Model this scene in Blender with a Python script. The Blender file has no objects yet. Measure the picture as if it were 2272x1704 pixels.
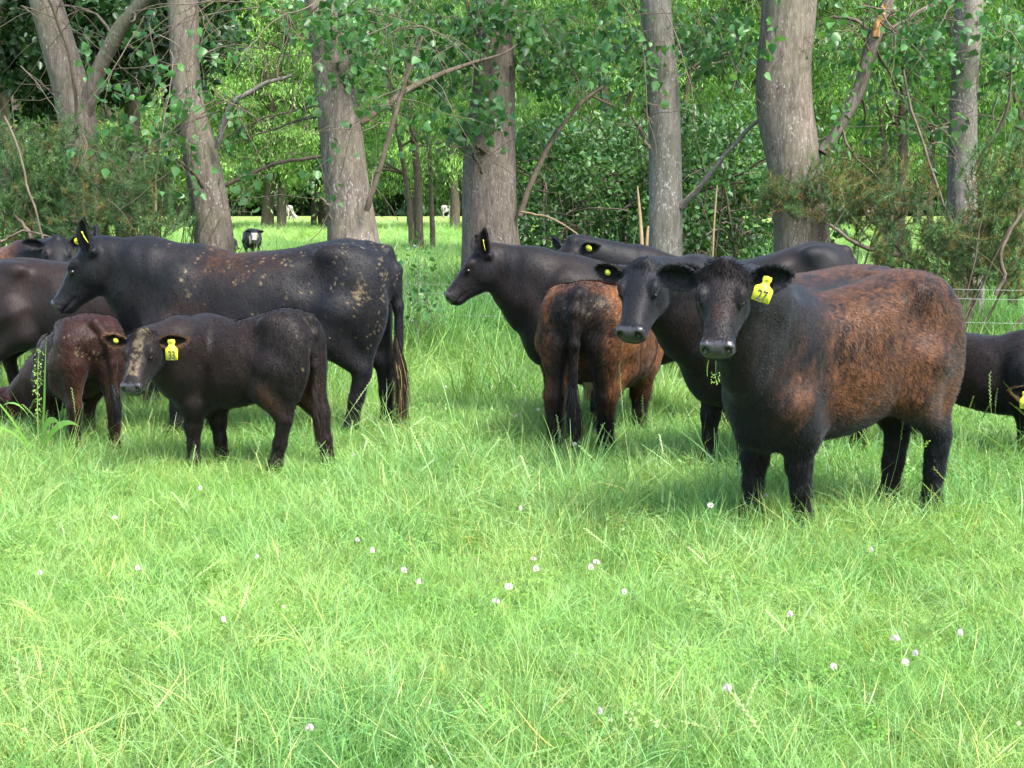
import bpy, math, random
import numpy as np
from mathutils import Vector, Matrix
# ------------------------------------------------------------------ camera, sky, sun
SC = bpy.context.scene
W_, H_, F_ = 2272.0, 1704.0, 3155.0
HORIZ = 455.0
K_ = 1.02712
CAMH = 1.56
PITCH = math.atan((H_/2-HORIZ)/F_)
cd = bpy.data.cameras.new('camera'); cam = bpy.data.objects.new('camera', cd)
SC.collection.objects.link(cam)
cd.sensor_width = 36.0; cd.lens = F_/W_*36.0
cd.clip_start = 0.05; cd.clip_end = 3000
cam.location = (0, 0, CAMH); cam.rotation_euler = (math.pi/2-PITCH, 0, 0)
SC.camera = cam
SUN_EL, SUN_AZ = math.radians(52), math.radians(140)      # azimuth from +Y clockwise: behind the camera, to the right
w = bpy.data.worlds.new('World'); SC.world = w; w.use_nodes = True
nt = w.node_tree; nt.nodes.clear()
sk = nt.nodes.new('ShaderNodeTexSky'); sk.sky_type = 'NISHITA'; sk.sun_disc = False
sk.sun_elevation = SUN_EL; sk.sun_rotation = SUN_AZ; sk.air_density = 1.0; sk.dust_density = 2.5; sk.ozone_density = 1.0
bg = nt.nodes.new('ShaderNodeBackground'); bg.inputs[1].default_value = 0.15
wo = nt.nodes.new('ShaderNodeOutputWorld')
nt.links.new(sk.outputs[0], bg.inputs[0]); nt.links.new(bg.outputs[0], wo.inputs[0])
sl = bpy.data.lights.new('sun', 'SUN'); sl.energy = 2.5; sl.angle = math.radians(14); sl.color = (1.0, 0.955, 0.88)
so = bpy.data.objects.new('sun', sl); SC.collection.objects.link(so)
sd = Vector((math.sin(SUN_AZ)*math.cos(SUN_EL), math.cos(SUN_AZ)*math.cos(SUN_EL), math.sin(SUN_EL)))
so.rotation_euler = sd.to_track_quat('Z', 'Y').to_euler(); so.location = (0, 0, 40)
SC.view_settings.view_transform = 'Standard'; SC.view_settings.look = 'None'
SC.view_settings.exposure = 2.18; SC.view_settings.gamma = 1.0
cy = SC.cycles
cy.max_bounces = 7; cy.diffuse_bounces = 3; cy.glossy_bounces = 2; cy.transmission_bounces = 5; cy.transparent_max_bounces = 6
cy.caustics_reflective = False; cy.caustics_refractive = False
cy.use_denoising = True
try: cy.denoiser = 'OPENIMAGEDENOISE'
except Exception: pass

# ------------------------------------------------------------------ helpers
def link(o): SC.collection.objects.link(o); return o
def ray(px, py):
    a = (px-W_/2)/F_; v = (H_/2-py)/F_
    c, s = math.cos(PITCH), math.sin(PITCH)
    return np.array([a, c+s*v, -s+c*v])
def P(px, py, Y):
    r = ray(px, py); r = r*(Y/r[1]); return np.array([r[0], Y, CAMH+r[2]])
def G(px, py):
    r = ray(px, py); r = r*(CAMH/-r[2]); return np.array([r[0], r[1], 0.0])
def XatY(px, Y): return (px-W_/2)/F_*Y/math.cos(PITCH)*1.0

def tag(o, label=None, cat=None, group=None, kind=None):
    if label: o['label'] = label
    if cat: o['category'] = cat
    if group: o['group'] = group
    if kind: o['kind'] = kind
    return o
def empty(name, loc=(0, 0, 0), rz=0.0):
    o = bpy.data.objects.new(name, None); o.location = loc; o.rotation_euler = (0, 0, rz); o.empty_display_size = .2
    return link(o)
def mesh_np(name, V, faces_flat, sizes, mat=None, parent=None, smooth=True, mats=None, midx=None, normals=None, attrs=None):
    """fast mesh from numpy"""
    me = bpy.data.meshes.new(name)
    V = np.asarray(V, np.float32); ff = np.asarray(faces_flat, np.int32); sizes = np.asarray(sizes, np.int32)
    me.vertices.add(len(V)); me.vertices.foreach_set('co', V.ravel())
    me.loops.add(len(ff)); me.loops.foreach_set('vertex_index', ff)
    me.polygons.add(len(sizes))
    st = np.zeros(len(sizes), np.int32); st[1:] = np.cumsum(sizes)[:-1]
    me.polygons.foreach_set('loop_start', st)
    if smooth: me.polygons.foreach_set('use_smooth', np.ones(len(sizes), bool))
    for m in (mats or ([mat] if mat else [])): me.materials.append(m)
    if midx is not None: me.polygons.foreach_set('material_index', np.asarray(midx, np.int32))
    me.update(calc_edges=True)
    if attrs:
        for k, (tp, arr) in attrs.items():
            a = me.attributes.new(k, tp, 'POINT')
            if tp == 'FLOAT_COLOR': a.data.foreach_set('color', np.asarray(arr, np.float32).ravel())
            else: a.data.foreach_set('value', np.asarray(arr, np.float32).ravel())
    if normals is not None:
        me.normals_split_custom_set_from_vertices(np.asarray(normals, np.float32))
    o = bpy.data.objects.new(name, me)
    if parent is not None: o.parent = parent
    return link(o)
# material node helper
def mat_new(name):
    m = bpy.data.materials.new(name); m.use_nodes = True
    nt = m.node_tree; b = nt.nodes['Principled BSDF']
    return m, nt, b
def N(nt, t, **kw):
    n = nt.nodes.new(t)
    for k, v in kw.items():
        if k.startswith('i_'):
            key = k[2:]; key = int(key) if key.isdigit() else key.replace('_', ' ')
            n.inputs[key].default_value = v
        else: setattr(n, k, v)
    return n
def ramp(nt, stops, fac=None):
    r = nt.nodes.new('ShaderNodeValToRGB'); e = r.color_ramp.elements
    e[0].position, e[0].color = stops[0][0], (*stops[0][1], 1)
    e[1].position, e[1].color = stops[-1][0], (*stops[-1][1], 1)
    for p, c in stops[1:-1]:
        q = e.new(p); q.color = (*c, 1)
    if fac is not None: nt.links.new(fac, r.inputs[0])
    return r
def mixc(nt, fac, a, b, mode='MIX'):
    m = nt.nodes.new('ShaderNodeMix'); m.data_type = 'RGBA'; m.blend_type = mode
    for inp, v in ((m.inputs[0], fac), (m.inputs[6], a), (m.inputs[7], b)):
        if hasattr(v, 'is_linked') or hasattr(v, 'links'): nt.links.new(v, inp)
        elif isinstance(v, (int, float)): inp.default_value = v
        else: inp.default_value = (*v, 1) if len(v) == 3 else v
    return m.outputs[2]

# ---------------- numpy value noise
def _hash(ix, iy, iz, seed):
    h = (ix.astype(np.uint32)*np.uint32(374761393) + iy.astype(np.uint32)*np.uint32(668265263) +
         iz.astype(np.uint32)*np.uint32(2147483647) + np.uint32(seed*144665 & 0xffffffff))
    h = (h ^ (h >> np.uint32(13)))*np.uint32(1274126177)
    h = h ^ (h >> np.uint32(16))
    return (h & np.uint32(0xffffff)).astype(np.float32)/np.float32(0xffffff)
def vnoise(Pt, s, seed=0):
    q = np.asarray(Pt, np.float32)*s + 1000.0
    i = np.floor(q).astype(np.int64); f = q-i; f = f*f*(3-2*f)
    r = 0
    for dx in (0, 1):
        wx = f[..., 0] if dx else 1-f[..., 0]
        for dy in (0, 1):
            wy = f[..., 1] if dy else 1-f[..., 1]
            for dz in (0, 1):
                wz = f[..., 2] if dz else 1-f[..., 2]
                r = r + wx*wy*wz*_hash(i[..., 0]+dx, i[..., 1]+dy, i[..., 2]+dz, seed)
    return r
def fbm(Pt, s, oct=3, seed=0):
    r = 0; a = 1; t = 0
    for k in range(oct):
        r = r+a*vnoise(Pt, s*2**k, seed+k*17); t += a; a *= .5
    return r/t
def sstep(a, b, x):
    t = np.clip((x-a)/(b-a), 0, 1); return t*t*(3-2*t)
# ------------------------------------------------------------------ cattle
TAIL = [(-.72, 0, 1.27), (-.84, 0, 1.250), (-.905, 0, 1.14), (-.915, 0, .9), (-.92, 0, .62)]
class Field:
    def __init__(s, lo, hi, vox):
        s.lo = np.array(lo, float); s.v = vox
        s.n = np.ceil((np.array(hi)-s.lo)/vox).astype(int)+1
        s.F = np.full(s.n, 1.0, np.float32)
        s.ax = [s.lo[i]+np.arange(s.n[i])*vox for i in range(3)]
    def sub(s, lo, hi):
        sl = []
        for i in range(3):
            a = int(np.clip(np.floor((lo[i]-s.lo[i])/s.v), 0, s.n[i])); b = int(np.clip(np.ceil((hi[i]-s.lo[i])/s.v)+1, 0, s.n[i]))
            sl.append(slice(a, b))
        X, Y, Z = np.meshgrid(s.ax[0][sl[0]], s.ax[1][sl[1]], s.ax[2][sl[2]], indexing='ij')
        return tuple(sl), np.stack([X, Y, Z], -1).astype(np.float32)
    def add(s, lo, hi, fn, k, op='u'):
        m = k+2.5*s.v+.02
        sl, Q = s.sub(np.array(lo)-m, np.array(hi)+m)
        if Q.size == 0: return
        d = fn(Q); a = s.F[sl]
        if op == 'u':
            h = np.maximum(k-np.abs(a-d), 0)/k; s.F[sl] = np.minimum(a, d)-h*h*k*.25
        else:                                   # smooth subtraction
            d = -d; h = np.maximum(k-np.abs(a-d), 0)/k; s.F[sl] = np.maximum(a, d)+h*h*k*.25
    def cap(s, a, b, ra, rb, k=.05, op='u'):
        a = np.array(a, np.float32); b = np.array(b, np.float32); ab = b-a; L2 = float(ab@ab)+1e-9; R = max(ra, rb)
        def fn(Q):
            t = np.clip(((Q-a)@ab)/L2, 0, 1)
            return np.linalg.norm(Q-(a+t[..., None]*ab), axis=-1)-(ra+(rb-ra)*t)
        s.add(np.minimum(a, b)-R, np.maximum(a, b)+R, fn, k, op)
    def chain(s, pts, rs, k=.05):
        for i in range(len(pts)-1): s.cap(pts[i], pts[i+1], rs[i], rs[i+1], k)
    def ell(s, c, r, k=.05, op='u', M=None):
        c = np.array(c, np.float32); r = np.array(r, np.float32); R = float(r.max())
        def fn(Q):
            q = Q-c
            if M is not None: q = q@M.T.astype(np.float32)
            k0 = np.linalg.norm(q/r, axis=-1); k1 = np.linalg.norm(q/(r*r), axis=-1)+1e-6
            return k0*(k0-1)/k1
        s.add(c-R, c+R, fn, k, op)
def smooth_table(xs, cols, n=240, sig=5):
    X = np.linspace(xs[0], xs[-1], n); g = np.exp(-.5*(np.arange(-12, 13)/sig)**2); g /= g.sum()
    out = []
    for c in cols:
        y = np.interp(X, xs, c); yp = np.concatenate([np.full(12, y[0]), y, np.full(12, y[-1])])
        out.append(np.convolve(yp, g, 'valid'))
    return X, out
def loft(field, xs, top, bot, wid, k, p=2.3, M=None, O=None, bound=None, sig=5, pt=None):
    X, (T, B, Wd) = smooth_table(xs, (top, bot, wid), sig=sig)
    Wd = np.maximum(Wd, .004)
    def fn(Q):
        q = Q if M is None else ((Q-O.astype(np.float32))@M.T.astype(np.float32))
        x = q[..., 0]; xc = np.clip(x, xs[0], xs[-1])
        t = np.interp(xc, X, T); b = np.interp(xc, X, B); w = np.interp(xc, X, Wd)
        c = (t+b)/2; h = np.maximum((t-b)/2, .004)
        g = (np.abs(q[..., 1]/w)**p+np.abs((q[..., 2]-c)/h)**p)**(1/p)
        d = (g-1)*np.minimum(w, h)
        ex = np.abs(x-xc)
        return np.where(ex > 0, np.sqrt(np.maximum(d, 0)**2+ex**2)+.001, d).astype(np.float32)
    field.add(bound[0], bound[1], fn, k)
def surface_nets(F, lo, v):
    S = F < 0
    nx, ny, nz = F.shape
    c = np.zeros((nx-1, ny-1, nz-1), np.int8)
    for dx in (0, 1):
        for dy in (0, 1):
            for dz in (0, 1): c += S[dx:nx-1+dx, dy:ny-1+dy, dz:nz-1+dz]
    act = (c > 0) & (c < 8)
    idx = np.full(act.shape, -1, np.int32); I, J, K = np.nonzero(act); idx[I, J, K] = np.arange(len(I))
    acc = np.zeros((len(I), 3)); cnt = np.zeros(len(I))
    cor = [(0, 0, 0), (1, 0, 0), (0, 1, 0), (1, 1, 0), (0, 0, 1), (1, 0, 1), (0, 1, 1), (1, 1, 1)]
    for a, b in ((0, 1), (2, 3), (4, 5), (6, 7), (0, 2), (1, 3), (4, 6), (5, 7), (0, 4), (1, 5), (2, 6), (3, 7)):
        ca, cb = np.array(cor[a]), np.array(cor[b])
        fa = F[I+ca[0], J+ca[1], K+ca[2]]; fb = F[I+cb[0], J+cb[1], K+cb[2]]
        m = (fa < 0) != (fb < 0)
        t = np.where(m, fa/(fa-fb+1e-20), 0)
        acc += np.where(m[:, None], ca+t[:, None]*(cb-ca), 0); cnt += m
    V = (np.stack([I, J, K], -1)+acc/cnt[:, None])*v+lo
    quads = []
    for ax in range(3):
        a = [slice(1, -1)]*3; a[ax] = slice(0, -1); b = list(a); b[ax] = slice(1, None)
        A, B = S[tuple(a)], S[tuple(b)]
        ch = np.nonzero(A != B); ii = [ch[0]+1, ch[1]+1, ch[2]+1]; ii[ax] = ch[ax]
        u, w_ = [(1, 2), (2, 0), (0, 1)][ax]
        def at(du, dw):
            q = [x.copy() for x in ii]; q[u] -= du; q[w_] -= dw; return idx[q[0], q[1], q[2]]
        q = np.stack([at(1, 1), at(0, 1), at(0, 0), at(1, 0)], -1)
        fl = B[ch]                       # inside on the far side -> flip
        q[fl] = q[fl][:, ::-1]
        quads.append(q)
    return V, np.concatenate(quads)
def taubin(V, Q, it=2):
    E = np.concatenate([Q[:, [0, 1]], Q[:, [1, 2]], Q[:, [2, 3]], Q[:, [3, 0]]]); n = len(V)
    deg = np.bincount(E.ravel(), minlength=n)[:, None]
    for lam in (.5, -.52)*it:
        s = np.zeros_like(V)
        for d in range(3): s[:, d] = np.bincount(E[:, 0], V[E[:, 1], d], n)+np.bincount(E[:, 1], V[E[:, 0], d], n)
        V = V+lam*(s/deg-V)
    return V
def vnormals(V, Q):
    fn = np.cross(V[Q[:, 2]]-V[Q[:, 0]], V[Q[:, 3]]-V[Q[:, 1]]); Nn = np.zeros_like(V)
    for k in range(4):
        for d in range(3): Nn[:, d] += np.bincount(Q[:, k], fn[:, d], len(V))
    return Nn/(np.linalg.norm(Nn, axis=1, keepdims=True)+1e-12)
def nrm(v): v = np.array(v, float); return v/(np.linalg.norm(v)+1e-12)

def coat_material():
    m, nt, b = mat_new('cattle_coat')
    c = N(nt, 'ShaderNodeAttribute', attribute_name='coat'); wet = N(nt, 'ShaderNodeAttribute', attribute_name='wet')
    b.inputs['Specular IOR Level'].default_value = .15
    tc = N(nt, 'ShaderNodeTexCoord'); n1 = N(nt, 'ShaderNodeTexNoise', i_Scale=9.0, i_Detail=4.0)
    nt.links.new(tc.outputs['Object'], n1.inputs['Vector'])
    nt.links.new(c.outputs['Color'], b.inputs['Base Color'])
    mr = N(nt, 'ShaderNodeMapRange', i_3=.44, i_4=.66); nt.links.new(n1.outputs[0], mr.inputs[0])
    mm = N(nt, 'ShaderNodeMix'); nt.links.new(wet.outputs['Fac'], mm.inputs[0]); nt.links.new(mr.outputs[0], mm.inputs[2]); mm.inputs[3].default_value = .27
    nt.links.new(mm.outputs[0], b.inputs['Roughness'])
    ms = N(nt, 'ShaderNodeMapRange', i_3=.15, i_4=.55); nt.links.new(wet.outputs['Fac'], ms.inputs[0]); nt.links.new(ms.outputs[0], b.inputs['Specular IOR Level'])
    b.inputs['Sheen Weight'].default_value = .06; b.inputs['Sheen Roughness'].default_value = .45; b.inputs['Sheen Tint'].default_value = (.8, .88, 1, 1)
    mp = N(nt, 'ShaderNodeMapping'); mp.inputs['Scale'].default_value = (1.0, 1.0, .22); mp.inputs['Rotation'].default_value = (0, .5, 0); nt.links.new(tc.outputs['Object'], mp.inputs[0])
    n2 = N(nt, 'ShaderNodeTexNoise', i_Scale=95.0, i_Detail=4.0, i_Roughness=.6); nt.links.new(mp.outputs[0], n2.inputs['Vector'])
    bp = N(nt, 'ShaderNodeBump', i_Strength=.45, i_Distance=.006); nt.links.new(n2.outputs[0], bp.inputs['Height']); nt.links.new(bp.outputs[0], b.inputs['Normal'])
    return m
def simple_mat(name, col, rough=.5, spec=.5, noise=0.0, scale=20):
    m, nt, b = mat_new(name)
    b.inputs['Roughness'].default_value = rough; b.inputs['Specular IOR Level'].default_value = spec
    if noise:
        tc = N(nt, 'ShaderNodeTexCoord'); n = N(nt, 'ShaderNodeTexNoise', i_Scale=float(scale), i_Detail=4.0); nt.links.new(tc.outputs['Object'], n.inputs['Vector'])
        r = ramp(nt, [(.3, tuple(x*(1-noise) for x in col)), (.7, tuple(min(1, x*(1+noise)) for x in col))], n.outputs[0])
        nt.links.new(r.outputs[0], b.inputs['Base Color'])
    else: b.inputs['Base Color'].default_value = (*col, 1)
    return m
COAT = coat_material()
EYE = simple_mat('eye_dark', (.004, .0035, .004), .16, .4)
TAGY = simple_mat('tag_yellow', (.47, .49, .035), .5, .4, .22, 45)
TAGK = simple_mat('tag_print', (.02, .02, .02), .6)
UDDER = simple_mat('udder_skin', (.30, .25, .20), .6, .3, .2, 14)
UDDER_D = simple_mat('udder_dark_skin', (.03, .024, .023), .6, .3, .2, 14)
HOOF = simple_mat('hoof_horn', (.03, .026, .022), .5, .4, .3, 40)
STRAW = simple_mat('chewed_grass', (.13, .24, .035), .5)

def blades(P0, D, Lg, Wd, side, curl):
    """thin bent blades: 5 verts, quad+tri"""
    n = len(P0)
    m = P0+D*Lg[:, None]*.55+curl*.35*Lg[:, None]; e = P0+D*Lg[:, None]+curl*Lg[:, None]
    s = side*Wd[:, None]*.5
    V = np.stack([P0-s, P0+s, m+s*.8, m-s*.8, e], 1).reshape(-1, 3)
    b = np.arange(n)[:, None]*5
    F = np.concatenate([b+[0, 1, 2, 3], b+[3, 2, 4]], 1).reshape(-1)
    return V, F, np.tile([4, 3], n)

def build_cow(name, label, px, Y, yaw, S=1.0, L=1.0, Dp=1.0, Wd=1.0, head=None, legs=None, color=None, furlen=.012, nfur=50000,
              vox=.0125, tail=None, tags=(), cat='cow', udder=None, seed=1, group='cattle grazing in front of the trees', ear=None, hs=1.0, fluff=1.0,
              crumbs=None, switch=True, legk=1.0, eyes=True, pitch=.03, brk=.03, hip=1.0, neck=1.0):
    """head = (poll px, py, Y, nose dir world, roll)"""
    rng = np.random.default_rng(seed)
    X0 = XatY(px, Y); base = np.array([X0, Y, 0.0])
    c, s_ = math.cos(yaw), math.sin(yaw)
    R = np.array([[c, -s_, 0], [s_, c, 0], [0, 0, 1.0]])            # local->world
    toL = lambda p: (np.asarray(p)-base)@R
    dl = lambda d: np.asarray(d)@R
    hp = toL(P(*head[:3])); n = nrm(dl(nrm(head[3])))
    up = np.array([0, 0, 1.0]); sd_ = nrm(np.cross(up, n)); u = nrm(np.cross(n, sd_))
    roll = head[4] if len(head) > 4 else 0.0
    sd_, u = sd_*math.cos(roll)+u*math.sin(roll), u*math.cos(roll)-sd_*math.sin(roll)
    HM = np.stack([n, sd_, u])                                       # local->head rows
    h_ = .93*S*hs if S > .8 else S*hs*1.12
    def hl(t, a, b): return hp+(n*t+sd_*a+u*b)*h_
    # joints --------------------------------------------------
    LG = dict(FL=0, FR=0, HL=0, HR=0); LG.update(legs or {})
    def lean(x, z): return z-pitch*np.clip(x+.55, 0, 2)*sstep(.30, .85, z)
    q = lambda x, y, z: np.array([x*L, y*Wd, lean(x, z)])*S
    lo = np.minimum(np.array([-1.06*L*S, -.52*S, -.02]), np.minimum(hp, hl(.6, 0, 0))-.34*S)
    hi = np.maximum(np.array([1.0*L*S, .52*S, 1.5*S]), np.maximum(hp, hl(.6, 0, 0))+.34*S)
    lo[2] = -.02
    f = Field(lo, hi, vox)
    dz = (1-Dp)*.55
    xs = np.array([-.90, -.86, -.80, -.70, -.55, -.38, -.18, .05, .28, .48, .64, .76, .84, .90])
    top = np.array([1.10, 1.20, 1.28, 1.325, 1.345, 1.335, 1.315, 1.31, 1.33, 1.35, 1.32, 1.24, 1.12, 1.0])
    bot = np.array([1.02, .95, .86, .78, .70, .63, .58, .545, .53, .525, .555, .64, .76, .9])
    bot = bot+dz*(top-bot)*.7
    bot = bot+brk*np.exp(-((xs-.62)/.26)**2)
    top = lean(xs, top); bot = lean(xs, bot)
    wd = np.array([.05, .12, .17, .22, .265, .30, .335, .35, .325, .285, .25, .20, .14, .05])*Wd
    loft(f, xs*S*L, top*S, bot*S, wd*S, .04*S, 2.35, bound=((-.92*S*L, -.4*S*Wd, .48*S), (.92*S*L, .4*S*Wd, 1.4*S)))
    for sg, A, B in ((1, 'FL', 'HL'), (-1, 'FR', 'HR')):
        # hip bone, haunch
        f.ell(q(-.50, .225*sg, 1.25), np.array([.08, .05, .05])*S*hip, .11*S)
        f.ell(q(-.79, .10*sg, 1.15), np.array([.07, .06, .09])*S, .10*S)
        f.ell(q(-.62, .17*sg, 1.03), np.array([.215, .135*Wd, .27])*S, .06*S)
        f.ell(q(-.66, .175*sg, .84), np.array([.17, .105*Wd, .21])*S, .09*S)
        o = LG[B]; fl = fluff
        hk = q(-.74+o*.55, .165*sg, .485); fk = q(-.70+o, .16*sg, .135)
        f.chain([q(-.52, .2*sg, .88), q(-.45+o*.1, .205*sg, .73), hk+np.array([.03, 0, .04])*S], np.array([.16, .115, .060*fl])*S*legk, .07*S)
        f.cap(q(-.76, .14*sg, .88), hk+np.array([-.02, 0, .05])*S, .085*S*legk, .042*S*fl, .07*S)
        f.chain([hk, hk*.5+fk*.5+np.array([.0, 0, 0]), fk], np.array([.062*fl, .047*fl, .05*fl])*S, .03*S)
        f.chain([fk, fk+np.array([.045, 0, -.085])*S], np.array([.05*fl, .052])*S, .03*S)
        # shoulder and fore leg
        f.ell(q(.52, .205*sg, 1.04), np.array([.13, .088*Wd, .25])*S, .06*S, M=None)
        f.ell(q(.62, .19*sg, .86), np.array([.13, .10*Wd, .13])*S, .10*S)
        o = LG[A]
        kn = q(.53+o*.6, .155*sg, .415); ff = q(.52+o, .15*sg, .13)
        f.chain([q(.58, .19*sg, .84), q(.50+o*.15, .185*sg, .70), kn], np.array([.13, .105, .060*fl])*S*legk, .07*S)
        f.chain([kn, kn*.5+ff*.5, ff], np.array([.062*fl, .046*fl, .048*fl])*S, .03*S)
        f.chain([ff, ff+np.array([.045, 0, -.08])*S], np.array([.048*fl, .052])*S, .03*S)
    for sg in (1, -1):      # hollow flank and the dip behind the shoulder
        f.ell(q(-.37, .345*sg, 1.12), np.array([.10, .06, .09])*S*hip, .10*S, op='s')
        f.ell(q(.33, .375*sg, .92), np.array([.05, .05, .22])*S, .10*S, op='s')
    # brisket
    f.ell(q(.66, 0, .67+brk), np.array([.16, .12, .15])*S, .10*S)
    # neck
    nb = hl(-.0, 0, -.10); nt_ = hl(.07, 0, -.205)
    sh = q(.46, 0, 1.12); sh2 = q(.62, 0, .95); sh3 = q(.72, 0, .78+brk)
    mid = sh*.5+nb*.5
    f.chain([sh, mid, nb], [.22*S, .185*S*neck, .118*h_], .10*S)
    f.chain([sh2, sh2*.5+nt_*.5+np.array([0, 0, -.02*S]), nt_], [.20*S, .165*S*neck, .108*h_], .10*S)
    f.chain([sh3, sh3*.55+nt_*.45+np.array([0, 0, -.06*S]), hl(.13, 0, -.2)], [.13*S*neck, .08*S, .055*h_], .10*S)
    f.chain([q(.30, 0, 1.27), q(.46, 0, 1.265), mid+np.array([0, 0, .06*S]), nb], [.06*S, .10*S, .12*S, .09*h_], .10*S)
    # head ----------------------------------------------------
    t = np.array([-.05, -.02, .03, .09, .16, .23, .31, .39, .45, .49, .515])
    tp = np.array([-.05, .02, .046, .058, .050, .035, .018, .004, -.004, -.018, -.05])
    bt = np.array([-.12, -.17, -.222, -.255, -.264, -.250, -.216, -.184, -.168, -.152, -.11])
    wt = np.array([.064, .108, .132, .141, .137, .116, .093, .085, .094, .091, .060])
    hb = [hl(a, b, c_) for a in (-.06, .53) for b in (-.13, .13) for c_ in (-.24, .08)]
    loft(f, t*h_, tp*h_, bt*h_, wt*h_, .035*h_, 2.5, M=HM, O=hp, bound=(np.min(hb, 0), np.max(hb, 0)), sig=4)
    f.ell(hl(.0, 0, .028), np.array([.05, .055, .042])*h_, .05*h_)
    for sg in (1, -1):
        f.ell(hl(.175, .108*sg, .020), np.array([.050, .028, .028])*h_, .03*h_, M=HM)
        f.ell(hl(.115, .102*sg, -.115), np.array([.095, .034, .085])*h_, .05*h_, M=HM)
        f.ell(hl(.250, .128*sg, -.016), np.array([.036, .014, .024])*h_, .02*h_, op='s', M=HM)
        f.ell(hl(.219, .099*sg, -.008), np.array([.034, .018, .027])*h_, .012*h_, M=HM)
        f.ell(hl(.208, .107*sg, .012), np.array([.036, .013, .009])*h_, .012*h_, M=HM)
        f.ell(hl(.230, .104*sg, -.031), np.array([.026, .010, .007])*h_, .010*h_, M=HM)
        f.ell(hl(.478, .063*sg, -.042), np.array([.032, .027, .032])*h_, .025*h_, M=HM)
        f.ell(hl(.512, .058*sg, -.045), np.array([.034, .016, .021])*h_, .006*h_, op='s', M=HM)
        f.cap(hl(.03, .09*sg, -.03), hl(.015, .155*sg, -.04), .040*h_, .030*h_, .04*h_)
        f.cap(hl(.36, .085*sg, -.125), hl(.49, .070*sg, -.112), .011*h_, .010*h_, .010*h_, 's')
    f.ell(hl(.43, 0, -.145), np.array([.055, .045, .030])*h_, .03*h_, M=HM)
    # tail ----------------------------------------------------
    tl = tail or TAIL
    tp_ = [q(*a) for a in tl]; rr = np.linspace(.055, .024, len(tp_))*S
    f.chain(tp_, rr, .035*S)
    V, Q = surface_nets(f.F, f.lo, vox)
    V = taubin(V, Q, 2)
    Vf = V; Nn = vnormals(V, Q)
    # skin folds and muscle relief
    pb = V/np.array([S*L, S*Wd, S])
    hc = (V-hp)@HM.T/h_
    ishead = (hc[:, 0] > -.03) & (hc[:, 0] < .6) & (np.abs(hc[:, 1]) < .2) & (np.abs(hc[:, 2]+.1) < .22)
    rib = (fbm(pb*np.array([1, .3, .15]), 14, 2, seed+40)-.5)*.0025*sstep(-.35, -.2, pb[:, 0])*sstep(.4, .2, pb[:, 0])*sstep(.6, .75, pb[:, 2])*sstep(1.2, 1.1, pb[:, 2])
    nk = sstep(.55, .75, pb[:, 0])*(~ishead)
    fold = (fbm(np.stack([pb[:, 0]*3.2, pb[:, 1]*1.0, pb[:, 2]*.5], -1), 4.5, 2, seed)-.5)*.012*nk
    V = V+Nn*((rib+fold+(fbm(pb, 5, 2, seed+3)-.5)*.016*(1-.7*ishead)+(fbm(pb*np.array([1, 1, .6]), 13, 2, seed+4)-.5)*.006*(1-.6*ishead))*S)[:, None]
    Nn = vnormals(V, Q)
    col, wet = color(pb, hc, ishead, Nn, seed)
    # fur -----------------------------------------------------
    a_ = V[Q[:, 0]]; ar = np.linalg.norm(np.cross(V[Q[:, 2]]-a_, V[Q[:, 3]]-V[Q[:, 1]]), axis=1)
    lod = 1.0
    pick = rng.choice(len(Q), nfur, p=ar/ar.sum()); uv = rng.random((nfur, 2))[:, :, None]
    Qp = Q[pick]
    bl = lambda A: (A[Qp[:, 0]]*(1-uv[:, 0])+A[Qp[:, 1]]*uv[:, 0])*(1-uv[:, 1])+(A[Qp[:, 3]]*(1-uv[:, 0])+A[Qp[:, 2]]*uv[:, 0])*uv[:, 1]
    p0 = bl(V); n0 = bl(Nn); n0 /= np.linalg.norm(n0, axis=1, keepdims=True)
    pb0 = p0/np.array([S*L, S*Wd, S]); hc0 = (p0-hp)@HM.T/h_
    ih = (hc0[:, 0] > -.03) & (hc0[:, 0] < .6) & (np.abs(hc0[:, 1]) < .2) & (np.abs(hc0[:, 2]+.1) < .22)
    flow = np.where(ih[:, None], n[None]*.7-up*.2, np.array([-.75, 0, -.65]))
    sw = fbm(pb0, 3.0, 2, seed+9)-.5; sw2 = fbm(pb0, 3.0, 2, seed+29)-.5
    flow = flow+np.stack([sw*1.5, sw2, -sw*1.2], -1)
    legm = sstep(.62, .5, pb0[:, 2])
    flow = flow*(1-legm[:, None])+np.array([0, 0, -1.0])*legm[:, None]
    flow = flow-n0*(flow*n0).sum(1, keepdims=True); flow /= np.linalg.norm(flow, axis=1, keepdims=True)+1e-9
    c0, w0 = color(pb0, hc0, ih, n0, seed)
    keep = (w0 < .3)&(p0[:, 2] > .03)
    lift = .22+.25*rng.random(nfur)
    d0 = flow+n0*lift[:, None]+rng.normal(0, .16, (nfur, 3)); d0 /= np.linalg.norm(d0, axis=1, keepdims=True)
    side = np.cross(d0, n0)+rng.normal(0, .15, (nfur, 3)); side /= np.linalg.norm(side, axis=1, keepdims=True)
    fl_ = furlen*(.5+rng.random(nfur))*(1+.3*sstep(.62, .5, pb0[:, 2]))
    fl_ = np.where(ih, np.minimum(fl_, .012+0*fl_), fl_)
    fl_ = np.where((pb0[:, 0] > .30) & (pb0[:, 2] > .55) & ~ih, fl_*(.55 if furlen > .014 else 1), fl_)
    top_ = ih & (hc0[:, 0] < .07) & (hc0[:, 2] > .0)
    fl_ = np.where(top_, fl_*2.4+(.012 if furlen < .016 else .030), fl_)
    curl = -n0*.15+rng.normal(0, .22, (nfur, 3))
    fw = np.full(nfur, .0026)
    i = np.nonzero(keep)[0]
    vb, fb, sb = blades(p0[i]-n0[i]*.001, d0[i], fl_[i], fw[i], side[i], curl[i])
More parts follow.
